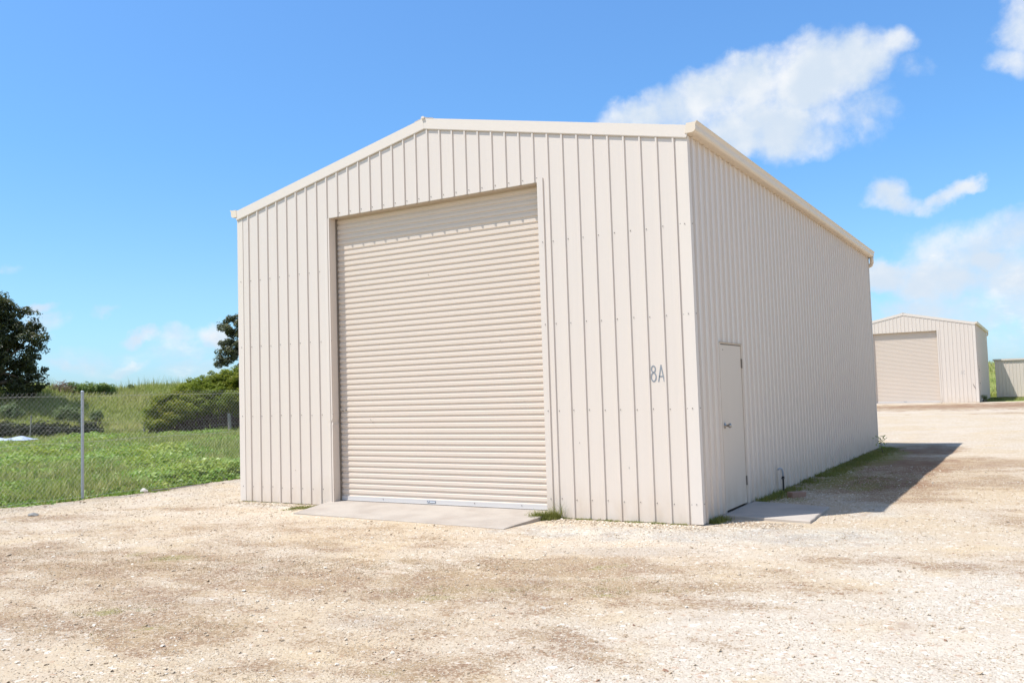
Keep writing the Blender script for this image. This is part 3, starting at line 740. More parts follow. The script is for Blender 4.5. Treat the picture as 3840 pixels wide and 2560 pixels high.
# ------------------------------------------------------------------ foliage
def rot_quads(C, Nrm, size, aspect, rng, bend=0.0, up=None):
    """leaf quads (rhombus-like) at C facing Nrm; returns V,F"""
    n = len(C)
    Nrm = Nrm/np.linalg.norm(Nrm, axis=1, keepdims=True)
    if up is None: r = rng.normal(size=(n, 3))
    else: r = up
    a = np.cross(Nrm, r); a /= np.linalg.norm(a, axis=1, keepdims=True)+1e-9
    b = np.cross(Nrm, a)
    s = size[:, None]
    V = np.stack([C - b*s, C + a*s*aspect + Nrm*s*bend, C + b*s, C - a*s*aspect + Nrm*s*bend], 1).reshape(-1, 3)
    return V, np.arange(n*4).reshape(n, 4)

def clustered(rng, blobs, ncl, clr, per, size, mat, name, parent, aspect=0.42, shell=(0.72, 1.0), outw=1.0, flat=0.75, light_up=0.35, cut=None):
    """blobs (cx,cy,cz,rx,ry,rz); clusters sit in each blob's outer shell, leaves fill each cluster"""
    vol = np.array([(b[3]*b[4]+b[3]*b[5]+b[4]*b[5]) for b in blobs]); cnt = np.maximum(3, (ncl*vol/vol.sum()).astype(int))
    CC = []; OO = []
    for b, c in zip(blobs, cnt):
        d = rng.normal(size=(c, 3)); d /= np.linalg.norm(d, axis=1, keepdims=True)
        r = rng.uniform(shell[0], shell[1], (c, 1))
        CC.append(np.array(b[:3]) + d*r*np.array(b[3:6])); OO.append(d)
    CC = np.concatenate(CC); OO = np.concatenate(OO)
    rad = clr*rng.uniform(0.55, 1.35, len(CC))
    n = len(CC)*per
    idx = np.repeat(np.arange(len(CC)), per)
    d = rng.normal(size=(n, 3)); d /= np.linalg.norm(d, axis=1, keepdims=True)
    rr = rng.uniform(0.25, 1.0, n)**0.5
    C = CC[idx] + d*(rr*rad[idx])[:, None]*np.array([1, 1, flat])
    if cut is not None:
        keep = cut(C); C = C[keep]; idx = idx[keep]; d = d[keep]; n = len(C)
    Nn = d*0.45 + OO[idx]*outw*0.25 + rng.normal(size=(n, 3))*0.55 + np.array([-0.15, -0.2, light_up+0.35])
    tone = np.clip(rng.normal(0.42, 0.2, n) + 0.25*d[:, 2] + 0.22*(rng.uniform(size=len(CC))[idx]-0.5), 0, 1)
    sz = size*rng.uniform(0.6, 1.3, n)
    V, F = rot_quads(C, Nn, sz, aspect, rng, 0.25)
    return np_mesh(name, V, F, mat, {'tone': tone}, parent)

def branchy(name, mat, base, limbs, parent, r0):
    mb = MB()
    for pts, ra, rb in limbs:
        n = len(pts); mb.tube([Vector(p) for p in pts], [ra+(rb-ra)*i/(n-1) for i in range(n)], 9)
    return mb.build(name, mat, parent, smooth=True)

def curved(a, b, sag=0.3, n=7, rnd=None):
    a = Vector(a); b = Vector(b); r = rnd or random
    off = Vector((r.uniform(-1, 1), r.uniform(-1, 1), r.uniform(0, 1)))*sag
    return [a.lerp(b, i/(n-1)) + off*math.sin(math.pi*i/(n-1)) + Vector((r.uniform(-1, 1), r.uniform(-1, 1), 0))*0.03 for i in range(n)]

# --- left gum tree -----------------------------------------------------------
r1 = np.random.default_rng(21)
D1 = 56.0
px2m = D1*1.0/FPX/0.93     # metres per photo pixel at that distance (roughly)
def blob_at(px, py, rpx, rpy, dist, depth=None):
    c = at_dist(px, py, dist); m = dist/FPX/0.90
    dr = depth if depth else rpx*m
    return (c.x, c.y, c.z, (rpx*m+dr)/2, (rpx*m+dr)/2, rpy*m)
base1 = at_dist(-18, 912, D1); bz = float(field_z(base1.x, base1.y))
gt = empty('gum_tree', (0, 0, 0))
gt.location = (base1.x, base1.y, bz)
tag(gt, 'dark dense gum tree with low crown at the left edge, on the grassy bank', 'tree')
def rel(bl, o): return [(b[0]-o[0], b[1]-o[1], b[2]-o[2], *b[3:]) for b in bl]
o1 = (base1.x, base1.y, bz)
BL = [blob_at(0, 722, 38, 42, D1+.5), blob_at(42, 740, 38, 38, D1), blob_at(-40, 735, 55, 55, D1), blob_at(48, 800, 44, 44, D1-.8), blob_at(78, 768, 20, 26, D1+.6), blob_at(0, 775, 60, 40, D1+.5),
      blob_at(68, 838, 26, 34, D1), blob_at(50, 870, 34, 34, D1), blob_at(76, 882, 24, 20, D1+.3), blob_at(20, 850, 26, 26, D1+1.5), blob_at(-50, 820, 60, 60, D1), blob_at(-90, 770, 55, 60, D1+1), blob_at(-70, 870, 50, 34, D1), blob_at(4, 700, 14, 18, D1+.5), blob_at(25, 885, 22, 14, D1+.6)]
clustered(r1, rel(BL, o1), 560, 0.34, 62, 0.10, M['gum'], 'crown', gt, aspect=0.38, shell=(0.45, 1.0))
limbs = [(curved((0, 0, -0.3), (0.1, 0.1, 1.6), 0.1), 0.30, 0.24)]
for b in rel(BL, o1):
    limbs.append((curved((0.1, 0.1, 1.3+random.uniform(-.4, .4)), (b[0], b[1], b[2]), 0.35), 0.13, 0.035))
branchy('trunk', M['bark'], None, limbs, gt, 0.3)

# --- right gum tree behind the bush -------------------------------------------
r2 = np.random.default_rng(5); D2 = 63.0
base2 = at_dist(612, 880, D2); bz2 = float(field_z(base2.x, base2.y)); o2 = (base2.x, base2.y, bz2)
gt2 = empty('gum_tree', o2)
tag(gt2, 'paler grey-green gum tree showing past the left edge of the shed, above the olive bush', 'tree')
BL = [blob_at(545, 750, 34, 24, D2), blob_at(575, 770, 55, 50, D2), blob_at(536, 793, 30, 24, D2), blob_at(524, 812, 22, 13, D2), blob_at(512, 826, 15, 16, D2), blob_at(560, 815, 40, 18, D2), blob_at(503, 833, 6, 10, D2), blob_at(600, 740, 50, 50, D2), blob_at(535, 862, 22, 8, D2), blob_at(560, 845, 22, 14, D2), blob_at(640, 790, 60, 70, D2)]
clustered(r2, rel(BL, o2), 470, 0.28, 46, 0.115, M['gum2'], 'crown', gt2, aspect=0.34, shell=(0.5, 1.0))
limbs = [(curved((0, 0, -0.3), (0, 0, 2.6), 0.15), 0.26, 0.2)]
for b in rel(BL, o2):
    limbs.append((curved((0, 0, 2.2+random.uniform(-.6, .6)), (b[0], b[1], b[2]), 0.4), 0.10, 0.025))
branchy('trunk', M['bark'], None, limbs, gt2, 0.3)

# --- big olive bush ----------------------------------------------------------
r3 = np.random.default_rng(9); D3 = 44.5
bb = at_dist(500, 985, D3); bz3 = float(field_z(bb.x, bb.y)); o3 = (bb.x, bb.y, bz3)
ob = empty('spreading_bush', o3)
tag(ob, 'large spreading olive-green bush behind the wire fence, beside the shed', 'bush')
BL = [blob_at(372, 955, 32, 24, D3), blob_at(365, 975, 26, 10, D3-.6), blob_at(400, 930, 40, 28, D3+.4), blob_at(440, 912, 44, 28, D3+1), blob_at(480, 893, 42, 24, D3+1.5), blob_at(520, 882, 40, 26, D3+1.5), blob_at(560, 885, 45, 36, D3+2), blob_at(430, 940, 40, 20, D3-.4),
      blob_at(475, 925, 44, 24, D3+.2), blob_at(520, 920, 44, 26, D3), blob_at(565, 925, 45, 30, D3+.5), blob_at(620, 900, 70, 60, D3+3), blob_at(392, 962, 26, 16, D3-.5)]
low_z = 0.55
def cut_b(C):
    s = 0.6*(C[:, 0]+o3[0]) + 0.8*(C[:, 1]+o3[1])
    return C[:, 2]+o3[2] > field_z(C[:, 0]+o3[0], C[:, 1]+o3[1]) + 0.03 + 0.22*sstep((s+5.5)/2.5)
BL += [blob_at(405, 925, 34, 24, D3+.6), blob_at(435, 905, 36, 22, D3+1.2), blob_at(468, 890, 38, 22, D3+1.6), blob_at(505, 878, 38, 22, D3+1.8), blob_at(455, 935, 60, 36, D3+2.2, 1.8), blob_at(510, 925, 60, 46, D3+2.4, 2.0), blob_at(410, 950, 50, 26, D3+1.6, 1.5), blob_at(497, 905, 36, 26, D3+.8), blob_at(540, 895, 36, 34, D3+1.0), blob_at(455, 920, 30, 24, D3+.5)]
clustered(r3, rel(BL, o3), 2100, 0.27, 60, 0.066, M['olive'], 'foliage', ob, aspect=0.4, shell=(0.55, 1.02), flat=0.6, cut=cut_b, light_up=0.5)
# shaded twiggy inside
inner = [(b[0]*1.0, b[1], b[2]-0.2, b[3]*.8, b[4]*.8, b[5]*.8) for b in rel(BL, o3)]
mb = MB(); rr = random.Random(4)
for b in inner:
    for _ in range(10):
        bs_ = (b[0]+rr.uniform(-.6, .6), b[1]+rr.uniform(-.6, .6), -0.1)
        mb.tube(curved(bs_, (b[0]+rr.uniform(-1, 1)*b[3]*.8, b[1]+rr.uniform(-1, 1)*b[4]*.8, b[2]+rr.uniform(-.3, .6)*b[5]), 0.25, 6, rr), [0.04, 0.035, 0.03, 0.022, 0.016, 0.008], 5)
mb.build('stems', M['bark'], ob)

def bush(name, label, px, py, rpx, rpy, dist, mat, n, cl, per, size, seed, cat='bush', group=None, extra=(), aspect=.4):
    r = np.random.default_rng(seed)
    c = at_dist(px, py, dist); z = float(field_z(c.x, c.y)); o = (c.x, c.y, z)
    root = empty(name, o); tag(root, label, cat, group)
    bl = [blob_at(px, py, rpx, rpy, dist)] + [blob_at(*e, dist) for e in extra]
    bl = rel(bl, o)
    clustered(r, bl, n, cl, per, size, mat, 'foliage', root, aspect=aspect, shell=(0.4, 1.0))
    mb = MB(); q = random.Random(seed)
    for b in bl:
        for _ in range(7): mb.tube(curved((b[0]*.5+q.uniform(-.2, .2), b[1]*.5+q.uniform(-.2, .2), -0.15), (b[0]+q.uniform(-.6, .6)*b[3], b[1]+q.uniform(-.6, .6)*b[4], b[2]+q.uniform(-.2, .7)*b[5]), 0.12, 5, q), [0.03, 0.025, 0.02, 0.013, 0.006], 5)
    mb.build('stems', M['bark'], root)
    return root
G = 'shrubs on the grassy bank'
bush('shrub', 'bright pale-green shrub on top of the bank, right of the pile of sticks', 205, 893, 26, 13, 59, M['bright'], 90, 0.25, 50, 0.075, 31, group=G, extra=[(178, 890, 20, 10), (236, 895, 24, 11), (252, 900, 14, 8)])
bush('shrub', 'grey-green rounded shrub on the bank just left of the grey fence post', 155, 950, 26, 15, 53.3, M['sage'], 60, 0.25, 44, 0.065, 32, group=G)
bush('shrub', 'grey-green shrub on the bank at the far left, under the gum tree', 24, 945, 20, 15, 53.5, M['sage'], 45, 0.25, 40, 0.065, 33, group=G)
bush('shrub', 'small round green shrub on the skyline of the bank', 301, 889, 6, 4, 59, M['sage'], 10, 0.12, 40, 0.05, 34, group=G)
bush('shrub', 'small dark green shrub low on the bank to the right of the fence post', 222, 954, 11, 9, 52.5, M['sage'], 22, 0.18, 40, 0.06, 35, group=G)
# dark-leaved scrub along the foot of the bank
bush('scrub', 'dark scrub along the foot of the bank behind the wire mesh', 130, 992, 46, 14, 47.0, M['darkbush'], 330, 0.26, 46, 0.07, 36, extra=[(60, 991, 54, 15), (5, 991, 48, 16), (180, 990, 38, 15), (-40, 990, 40, 18), (212, 992, 22, 11), (95, 992, 40, 13)])
# pile of dead sticks on the bank
ps = at_dist(145, 900, 59); pz = float(field_z(ps.x, ps.y))
mb = MB(); q = random.Random(8); RR = Vector((R_.x, R_.y, 0)).normalized(); DDv = Vector((F_.x, F_.y, 0)).normalized()
for _ in range(420):
    u = q.gauss(0, 0.42); hgt = max(0.05, 0.72*(1-abs(u)*0.7)) ; a = ps + RR*(u*0.95) + DDv*q.uniform(-.6, .6); a.z = pz + q.uniform(0, hgt)
    ln = q.uniform(0.15, 0.5); dv = (RR*q.uniform(-1, 1)+DDv*q.uniform(-1, 1)+Vector((0, 0, q.uniform(-.35, .45)))).normalized()
    mb.tube([a, a+dv*ln*0.5+Vector((0, 0, q.uniform(-.03, .03))), a+dv*ln], [0.022, 0.017, 0.008], 4)
tag(mb.build('stick_pile', M['sticks']), 'brown pile of dead sticks and prunings on top of the bank', 'stick pile')

# wooden paddock fence: rough posts and one plain wire
pf = empty('paddock_fence', (0, 0, 0)); tag(pf, 'old rural fence of short weathered wooden posts at the far side of the paddock', 'fence')
PP = [(-60, 1004, 975, 45.5), (68, 1000, 952, 45.0), (331, 988, 957, 45.0), (528, 991, 951, 43.4), (700, 985, 945, 43.5)]
tops = []
for i, (px, pb, pt, dist) in enumerate(PP):
    a = at_dist(px, pb, dist); a.z = float(field_z(a.x, a.y)); hgt = (pb-pt)*dist/FPX*1.0
    lean = random.uniform(-.05, .05); r0 = 0.085 if i == 3 else (0.03 if i < 2 else 0.055)
    mb = MB(); top = a+Vector((lean-0.04*(i == 3), lean, hgt+0.05))
    mb.tube([a-Vector((0, 0, .3)), a, a.lerp(top, .5)+Vector((.008, 0, 0)), top, top+Vector((0, 0, .02))], [r0, r0, r0*.95, r0*.9, r0*.5], 9)
    mb.build('post', M['wood'], pf); tops.append(top)
for k, f in enumerate((0.12, 0.45)):
    mb = MB(); pts = []
    for a, b in zip(tops[:-1], tops[1:]):
        for i in range(8):
            q_ = a.lerp(b, i/8); q_.z -= f + 0.05*math.sin(math.pi*i/8); pts.append(q_)
    mb.tube(pts, 0.004, 4); mb.build('wire', M['wire'], pf)

# crumpled tarp
tr = np.random.default_rng(3); c0 = at_dist(18, 1008, 42.0); nx, ny = 60, 22
XX, YY = np.meshgrid(np.linspace(-1.5, 1.05, nx), np.linspace(-0.6, 0.6, ny), indexing='ij')
ZZ = 0.06 + 0.10*np.abs(wav(XX, YY, 0.5, 8, 2)) + 0.12*np.abs(np.sin(XX*3.1+YY*2))*np.exp(-(YY/.35)**2)
ed = np.minimum(np.minimum((XX+1.5), (1.05-XX))*3, (0.6-np.abs(YY))*4); ZZ = ZZ*np.clip(ed, 0, 1)+0.015
V = np.array(c0)[None, :]*np.array([1, 1, 0]) + XX.reshape(-1, 1)*np.array(RR) + (YY+0.08*np.sin(XX*4)).reshape(-1, 1)*np.array(DDv)
V[:, 2] = field_z(V[:, 0], V[:, 1]) + ZZ.ravel()*0.75 + 0.17
I = np.arange(nx*ny).reshape(nx, ny); F = np.stack([I[:-1, :-1], I[1:, :-1], I[1:, 1:], I[:-1, 1:]], -1).reshape(-1, 4)
tag(np_mesh('tarp', V, F, M['tarp'], smooth=True), 'crumpled blue-white tarpaulin lying at the far left of the paddock', 'tarpaulin')

# --- paddock weeds, grass ------------------------------------------------------
def wedge(rng, n, rmin, rmax, a0, a1, power=1.0):
    r = rmin + (rmax-rmin)*rng.uniform(size=n)**power
    # azimuth measured from +Y toward -X
    az = np.radians(rng.uniform(a0, a1, n))
    return 3.24 - r*np.sin(az), -9.245 + r*np.cos(az)
def lush(x, y):
    return 0.5 + 0.5*wav(x, y, 3.2, 8, 5) + 0.35*wav(x, y, 9.0, 6, 12)

rw = np.random.default_rng(77)
# azimuths of the photo's left part run from about 45 to 65 degrees left of +Y
x, y = wedge(rw, 46000, 12.0, 47.0, 40, 70, 1.15)
_, dm = mound(x, y)
ok = (x < edge_x(y) - 0.02 + rw.normal(0, 0.05, len(x))) & (dm < 0.8)
x, y = x[ok], y[ok]
Lh = np.clip(lush(x, y), 0, 1.3)
dist = np.hypot(x-3.24, y+9.245)
edge = np.clip((edge_x(y)-x)/0.8, 0.15, 1)
hh = (0.06 + 0.34*Lh**2)*edge*rw.uniform(0.6, 1.2, len(x))
keep = rw.uniform(size=len(x)) < np.clip(0.35+Lh, 0, 1); x, y, hh, Lh, dist = x[keep], y[keep], hh[keep], Lh[keep], dist[keep]
per = 9; n = len(x)*per
idx = np.repeat(np.arange(len(x)), per)
ang = rw.uniform(0, 6.28, n); sp = (0.06+0.35*hh[idx])*rw.uniform(0.1, 1, n)
C = np.stack([x[idx]+sp*np.cos(ang), y[idx]+sp*np.sin(ang), field_z(x, y)[idx] + hh[idx]*rw.uniform(0.15, 1.0, n)], 1)
Nn = np.stack([np.cos(ang)*0.5, np.sin(ang)*0.5, np.ones(n)*0.9], 1) + rw.normal(size=(n, 3))*0.35
tone = np.clip(rw.normal(0.5, 0.2, n) + 0.25*(C[:, 2]-field_z(x, y)[idx]-0.08)/0.15 - 0.2*(Lh[idx]-0.5), 0, 1)
V, F = rot_quads(C, Nn, (0.026+0.03*rw.uniform(size=n))*(0.7+dist[idx]/45), 0.62, rw, 0.15)
weeds = np_mesh('paddock_weeds', V, F, M['weed'], {'tone': tone})
tag(weeds, 'lush green broad-leaved weeds covering the paddock behind the wire fence', 'weeds', kind='stuff')

def blades(name, x, y, h, lean, wdt, per, spread, mat, label, rng, zf=field_z, tone0=0.5, seg=True):
    n = len(x)*per; idx = np.repeat(np.arange(len(x)), per)
    bx = x[idx]+rng.normal(0, spread, n); by = y[idx]+rng.normal(0, spread, n); bz_ = zf(bx, by)-0.01
    ang = rng.uniform(0, 6.28, n); hl = h[idx]*rng.uniform(0.5, 1.15, n); ll = lean*hl*rng.uniform(0.2, 1.2, n)
    dx, dy = np.cos(ang), np.sin(ang); wx, wy = -dy*wdt[idx]*0.5, dx*wdt[idx]*0.5
    P0 = np.stack([bx-wx, by-wy, bz_], 1); P1 = np.stack([bx+wx, by+wy, bz_], 1)
    M0 = np.stack([bx-wx*.8+dx*ll*.3, by-wy*.8+dy*ll*.3, bz_+hl*.6], 1); M1 = np.stack([bx+wx*.8+dx*ll*.3, by+wy*.8+dy*ll*.3, bz_+hl*.6], 1)
    T0 = np.stack([bx-wx*.15+dx*ll, by-wy*.15+dy*ll, bz_+hl], 1); T1 = np.stack([bx+wx*.15+dx*ll, by+wy*.15+dy*ll, bz_+hl], 1)
    V = np.stack([P0, P1, M1, M0, T1, T0], 1).reshape(-1, 3); b6 = np.arange(n)[:, None]*6
    F = np.concatenate([b6+np.array([0, 1, 2, 3]), b6+np.array([3, 2, 4, 5])])
    tone = np.clip(rng.normal(tone0, 0.2, n)+0.15*wav(bx, by, 4, 6, 4), 0, 1); tone = np.concatenate([tone, tone])
    o = np_mesh(name, V, F, mat, {'tone': tone}); tag(o, label, 'grass', kind='stuff'); return o

# grass through the weeds and on the bank
x, y = wedge(rw, 26000, 12.5, 47.0, 40, 70, 1.0); _, dm = mound(x, y)
ok = (x < edge_x(y)-0.05) & (dm < 1.0); x, y = x[ok], y[ok]
d_ = np.hypot(x-3.24, y+9.245); Lh = np.clip(lush(x, y), 0, 1.3)
blades('paddock_grass', x, y, (0.10+0.20*rw.uniform(size=len(x))**2)*np.clip((edge_x(y)-x)/0.8, 0.35, 1)*(1.25-.5*Lh), 0.6, 0.007+0.0007*d_, 8, 0.07, M['blade'], 'thin yellow-green grass between the weeds of the paddock', rw, tone0=.5)
x, y = wedge(rw, 60000, 40, 62.0, 40, 70, 1.0); _, dm = mound(x, y); ok = (dm > -1.0) & (dm < 16); x, y, dm = x[ok], y[ok], dm[ok]
blades('bank_grass', x, y, 0.16+0.30*rw.uniform(size=len(x))**1.5 + 0.25*np.clip(wav(x, y, 3, 6, 8), 0, 1), 0.6, np.full(len(x), 0.04), 4, 0.12, M['bankgrass'], 'tall yellow-green grass on the earth bank', rw, tone0=.5)
# distant bank seen between the far sheds
x = rw.uniform(-12, 6, 3500); y = rw.uniform(60, 90, 6000)
blades('bank_grass', x, y, 0.2+0.3*rw.uniform(size=len(x)), 0.6, np.full(len(x), 0.05), 4, 0.15, M['bankgrass'], 'green grass on the bank glimpsed between shed 8C and the low shed', rw)
# wispy seed stalks on the skyline
x, y = wedge(rw, 900, 57, 60.5, 46, 62); ok = (wav(x, y, 5, 6, 2) > -0.1); x, y = x[ok], y[ok]
blades('seed_stalks', x, y, 0.45+0.45*rw.uniform(size=len(x)), 0.35, np.full(len(x), 0.018), 3, 0.1, M['blade'], 'tall thin seed stalks standing up on the skyline of the bank', rw)

# grass along the walls: (x0,y0,x1,y1,n,h,spread)
xs_, ys_, hs_ = [], [], []
def line(x0, y0, x1, y1, n, h, sp, clump=0.0):
    u = rw.uniform(size=n)
    if clump: u = u[(np.sin(u*clump)+np.sin(u*clump*2.3+1)) > -0.2]
    n = len(u)
    xs_.append(x0+(x1-x0)*u+rw.normal(0, sp, n)*(abs(y1-y0) > abs(x1-x0))); ys_.append(y0+(y1-y0)*u-np.abs(rw.normal(0, sp, n))*(abs(x1-x0) > abs(y1-y0))); hs_.append(np.full(n, h)*rw.uniform(.5, 1.3, n))
line(-1.75, -0.03, -0.15, -0.03, 800, 0.030, 0.03, 34)
line(-7.15, -0.03, -5.45, -0.03, 420, 0.022, 0.03, 20)
line(-1.98, -0.22, -1.70, -0.06, 260, 0.10, 0.05)
line(-5.70, -0.35, -5.36, -0.05, 420, 0.035, 0.12)
line(0.08, 2.3, 0.22, 12.0, 2600, 0.055, 0.10, 60)
line(0.18, 5.5, 0.28, 12.1, 2200, 0.035, 0.14)
line(0.06, 0.15, 0.10, 0.5, 160, 0.06, 0.05)
line(0.06, 1.9, 0.12, 3.4, 320, 0.07, 0.06, 30)
xs_.append(rw.normal(1.0, 0.25, 500)); ys_.append(rw.normal(5.0, 0.55, 500)); hs_.append(rw.uniform(.01, .03, 500))
x = np.concatenate(xs_); y = np.concatenate(ys_); h = np.concatenate(hs_)
blades('wall_grass', x, y, h, 0.7, np.full(len(x), 0.0045), 7, 0.014, M['wallgrass'], 'low green grass growing along the foot of the shed walls', rw, zf=yard_z, tone0=.65)
# long grass tuft at the right of the apron
x = np.concatenate([rw.normal(-1.92, 0.06, 14), rw.normal(-1.74, 0.05, 9)]); y = np.concatenate([rw.normal(-0.22, 0.03, 14), rw.normal(-0.10, 0.03, 9)])
blades('grass_tuft', x, y, np.concatenate([np.full(14, .13), np.full(9, .21)]), 1.2, np.full(23, 0.005), 4, 0.03, M['wallgrass'], 'tuft of long grass at the right corner of the roller door', rw, zf=yard_z, tone0=.7)
# grass around far sheds
x = np.concatenate([rw.uniform(0.45, 20, 9000), rw.uniform(-2.2, -0.6, 300), rw.normal(.8, .25, 500)]); y = np.concatenate([rw.uniform(45.6, 57.1, 9000), rw.uniform(44.75, 45.0, 300), rw.uniform(45.1, 56, 500)])
blades('yard_grass', x, y, 0.03+0.06*rw.uniform(size=len(x)), 0.6, np.full(len(x), 0.015), 2, 0.06, M['wallgrass'], 'short grass between shed 8C and the low shed', rw, tone0=.35)
# broad weeds beside the far shed's corner
bush('weed_clump', 'small dark weed clump at the front right corner of shed 8C', 2262, 912, 3.5, 4, 55.5, M['sage'], 8, 0.10, 40, 0.035, 41, cat='weeds')

# sapling weed against the right wall
wd = empty('weed', (0.33, 10.35, -0.05)); tag(wd, 'single dark leafy weed standing in the grass by the far end of the wall', 'weed')
mb = MB(); mb.tube([(0, 0, 0), (-.02, -.01, .12), (-.03, -.03, .26), (-.02, -.05, .33)], [.008, .007, .005, .003], 6); mb.build('stem', M['bark'], wd)
rq = np.random.default_rng(2); n = 60
C = np.stack([rq.normal(-.02, .06, n), rq.normal(-.03, .06, n), rq.uniform(.1, .36, n)], 1)
V, F = rot_quads(C, rq.normal(size=(n, 3))+np.array([0, 0, .6]), rq.uniform(.015, .035, n), .5, rq, .1)
np_mesh('leaves', V, F, M['weed'], {'tone': rq.uniform(.1, .6, n)}, wd)

# ------------------------------------------------------------------ loose stones on the gravel
rs = np.random.default_rng(101)
def stones(name, x, y, s, mat, label, zf=yard_z, tone=None):
    n = len(x)
    base_ = np.array([(1, 0, 0), (0, 1, 0), (-1, 0, 0), (0, -1, 0), (.55, .5, .62), (-.6, .45, .6), (-.45, -.55, .65), (.5, -.5, .58), (0, 0, -.6)], float)
    Vv = base_[None]*rs.uniform(0.75, 1.25, (n, 9, 1))
    Vv = Vv*np.stack([s*rs.uniform(.8, 1.5, n), s*rs.uniform(.7, 1.1, n), s*rs.uniform(.4, .9, n)], 1)[:, None, :]
    a = rs.uniform(0, 6.28, n); ca, sa = np.cos(a)[:, None], np.sin(a)[:, None]
    X = Vv[:, :, 0]*ca-Vv[:, :, 1]*sa; Y = Vv[:, :, 0]*sa+Vv[:, :, 1]*ca
    tl = rs.normal(0, .25, (n, 1)); Z = Vv[:, :, 2]+X*tl
    V = np.stack([X+x[:, None], Y+y[:, None], Z+zf(x, y)[:, None]+(s*rs.uniform(.0, .25, n))[:, None]], 2).reshape(-1, 3)
    f = np.array([(0, 4, 7, 3), (1, 5, 4, 0), (2, 6, 5, 1), (3, 7, 6, 2), (4, 5, 6, 7), (0, 1, 2, 3)])
    F = (np.arange(n)[:, None, None]*9 + f[None]).reshape(-1, 4)
    f2 = F.reshape(n, 6, 4)
    tn = np.repeat(rs.uniform(size=n) if tone is None else tone, 6)
    o = np_mesh(name, V, F, mat, {'tone': tn}); tag(o, label, 'gravel', kind='stuff'); return o
t = NT('limestone_chips'); tone = t.n('ShaderNodeAttribute', attribute_name='tone').outputs['Fac']; p = t.pos()
c = t.mix(t.ramp(tone, 0.0, 0.55), (0.42, 0.315, 0.21), (0.54, 0.435, 0.315)); c = t.mix(t.ramp(tone, 0.62, 1.0), c, (0.74, 0.66, 0.545)); c = t.mix(t.ramp(tone, 0.05, 0.0), c, (0.30, 0.17, 0.11))
c = t.mix(t.ramp(tone, 0.075, 0.055, 0, .0), c, (0.2, 0.18, 0.16))
M['chips'] = t.out(c, 0.9, 0.2, t.noise(p, 150, 3), .4, .003)
def inside_shed(x, y): return ((x > -7.25) & (x < 0.05) & (y > -0.05)) | ((x > -5.45) & (x < -1.83) & (y > -1.02)) | ((x > -0.05) & (x < 1.04) & (y > .45) & (y < 1.86))
x, y = wedge(rs, 210000, 3.6, 17.0, -8, 66, 1.3)
ok = ~inside_shed(x, y) & (x > edge_x(y)+.05); x, y = x[ok], y[ok]
dens = 0.5+0.5*wav(x, y, 1.4, 8, 6)+.25*wav(x, y, .5, 8, 2); ok = rs.uniform(size=len(x)) < np.clip(dens+.15, .08, 1); x, y = x[ok], y[ok]
s = 0.0028 + 0.0042*rs.uniform(size=len(x))**2 + 0.013*(rs.uniform(size=len(x)) > .975)*rs.uniform(.2, 1, len(x))**1.6
s = s*(0.62+np.hypot(x-3.24, y+9.245)/17)
stones('gravel_stones', x, y, s, M['chips'], 'loose pale limestone chips scattered over the yard')
# coarser stones along the front wall and yard edge
x = np.concatenate([rs.uniform(-1.75, 0.1, 2600), rs.uniform(-7.3, -5.5, 1200), rs.uniform(0.1, 1.0, 900)]); y = np.concatenate([-0.05-np.abs(rs.normal(0, .14, 2600)), -.05-np.abs(rs.normal(0, .12, 1200)), rs.uniform(0.0, 0.44, 900)])
yy_ = rs.uniform(-6, 4, 900); x = np.concatenate([x, edge_x(yy_)+np.abs(rs.normal(0, .10, 900))]); y = np.concatenate([y, yy_])
x = np.concatenate([x, rs.uniform(.15, 1.2, 700)]); y = np.concatenate([y, rs.uniform(1.95, 3.3, 700)])
ok = ~inside_shed(x, y); x, y = x[ok], y[ok]
stones('gravel_stones', x, y, 0.006+0.010*rs.uniform(size=len(x))**2, M['chips'], 'coarse white stones along the foot of the walls and the yard edge', tone=np.clip(rs.uniform(.2, 1.0, len(x)), 0, 1))

# tiny reddish plants standing in the gravel patches
pc = [(-5.6, -4.1, 1.5, .5), (-4.1, -4.0, 1.6, .4), (-2.9, -3.7, 1.8, .6), (-1.2, -2.9, 1.3, .45), (-0.2, -3.3, 1.4, .45), (-2.8, -5.3, .9, .3), (-1.9, -5.4, .9, .25), (-0.6, -5.9, 1.2, .2)]
xs_, ys_ = [], []
ca, sa = math.cos(A), math.sin(A)
for cx_, cy_, rx, ry in pc:
    n = int(2600*rx*ry); u = rs.normal(0, .55, n)*rx; v = rs.normal(0, .55, n)*ry
    xs_.append(cx_+u*ca-v*sa); ys_.append(cy_+u*sa+v*ca)
x = np.concatenate(xs_); y = np.concatenate(ys_); ok = wav(x, y, .7, 8, 4) > -.25; x, y = x[ok], y[ok]
M['redweed'] = leafmat('reddish_ground_plants', ((0.20, 0.12, 0.07), (0.33, 0.21, 0.13), (0.45, 0.33, 0.22), (0.27, 0.24, 0.08)), 0.2, .7, 1.3)
blades('ground_plants', x, y, 0.008+0.014*rs.uniform(size=len(x)), 1.0, np.full(len(x), 0.004), 5, 0.018, M['redweed'], 'tiny reddish-brown dry plants in patches over the gravel', rs, zf=yard_z)
xs_, ys_ = [], []
for cx_, cy_, rx, ry in [(-4.05, -3.65, .42, .13), (-2.65, -5.25, .36, .09), (-2.0, -5.4, .09, .05), (-1.0, -3.75, .5, .09), (0.0, -3.3, .7, .08), (.3, -2.75, .35, .08), (-.2, -6.0, .5, .08), (.6, -3.1, .4, .07)]:
    n = int(2200*rx*ry)+8; u = rs.normal(0, .5, n)*rx; v = rs.normal(0, .5, n)*ry; xs_.append(cx_+u*ca-v*sa); ys_.append(cy_+u*sa+v*ca)
x = np.concatenate(xs_); y = np.concatenate(ys_)
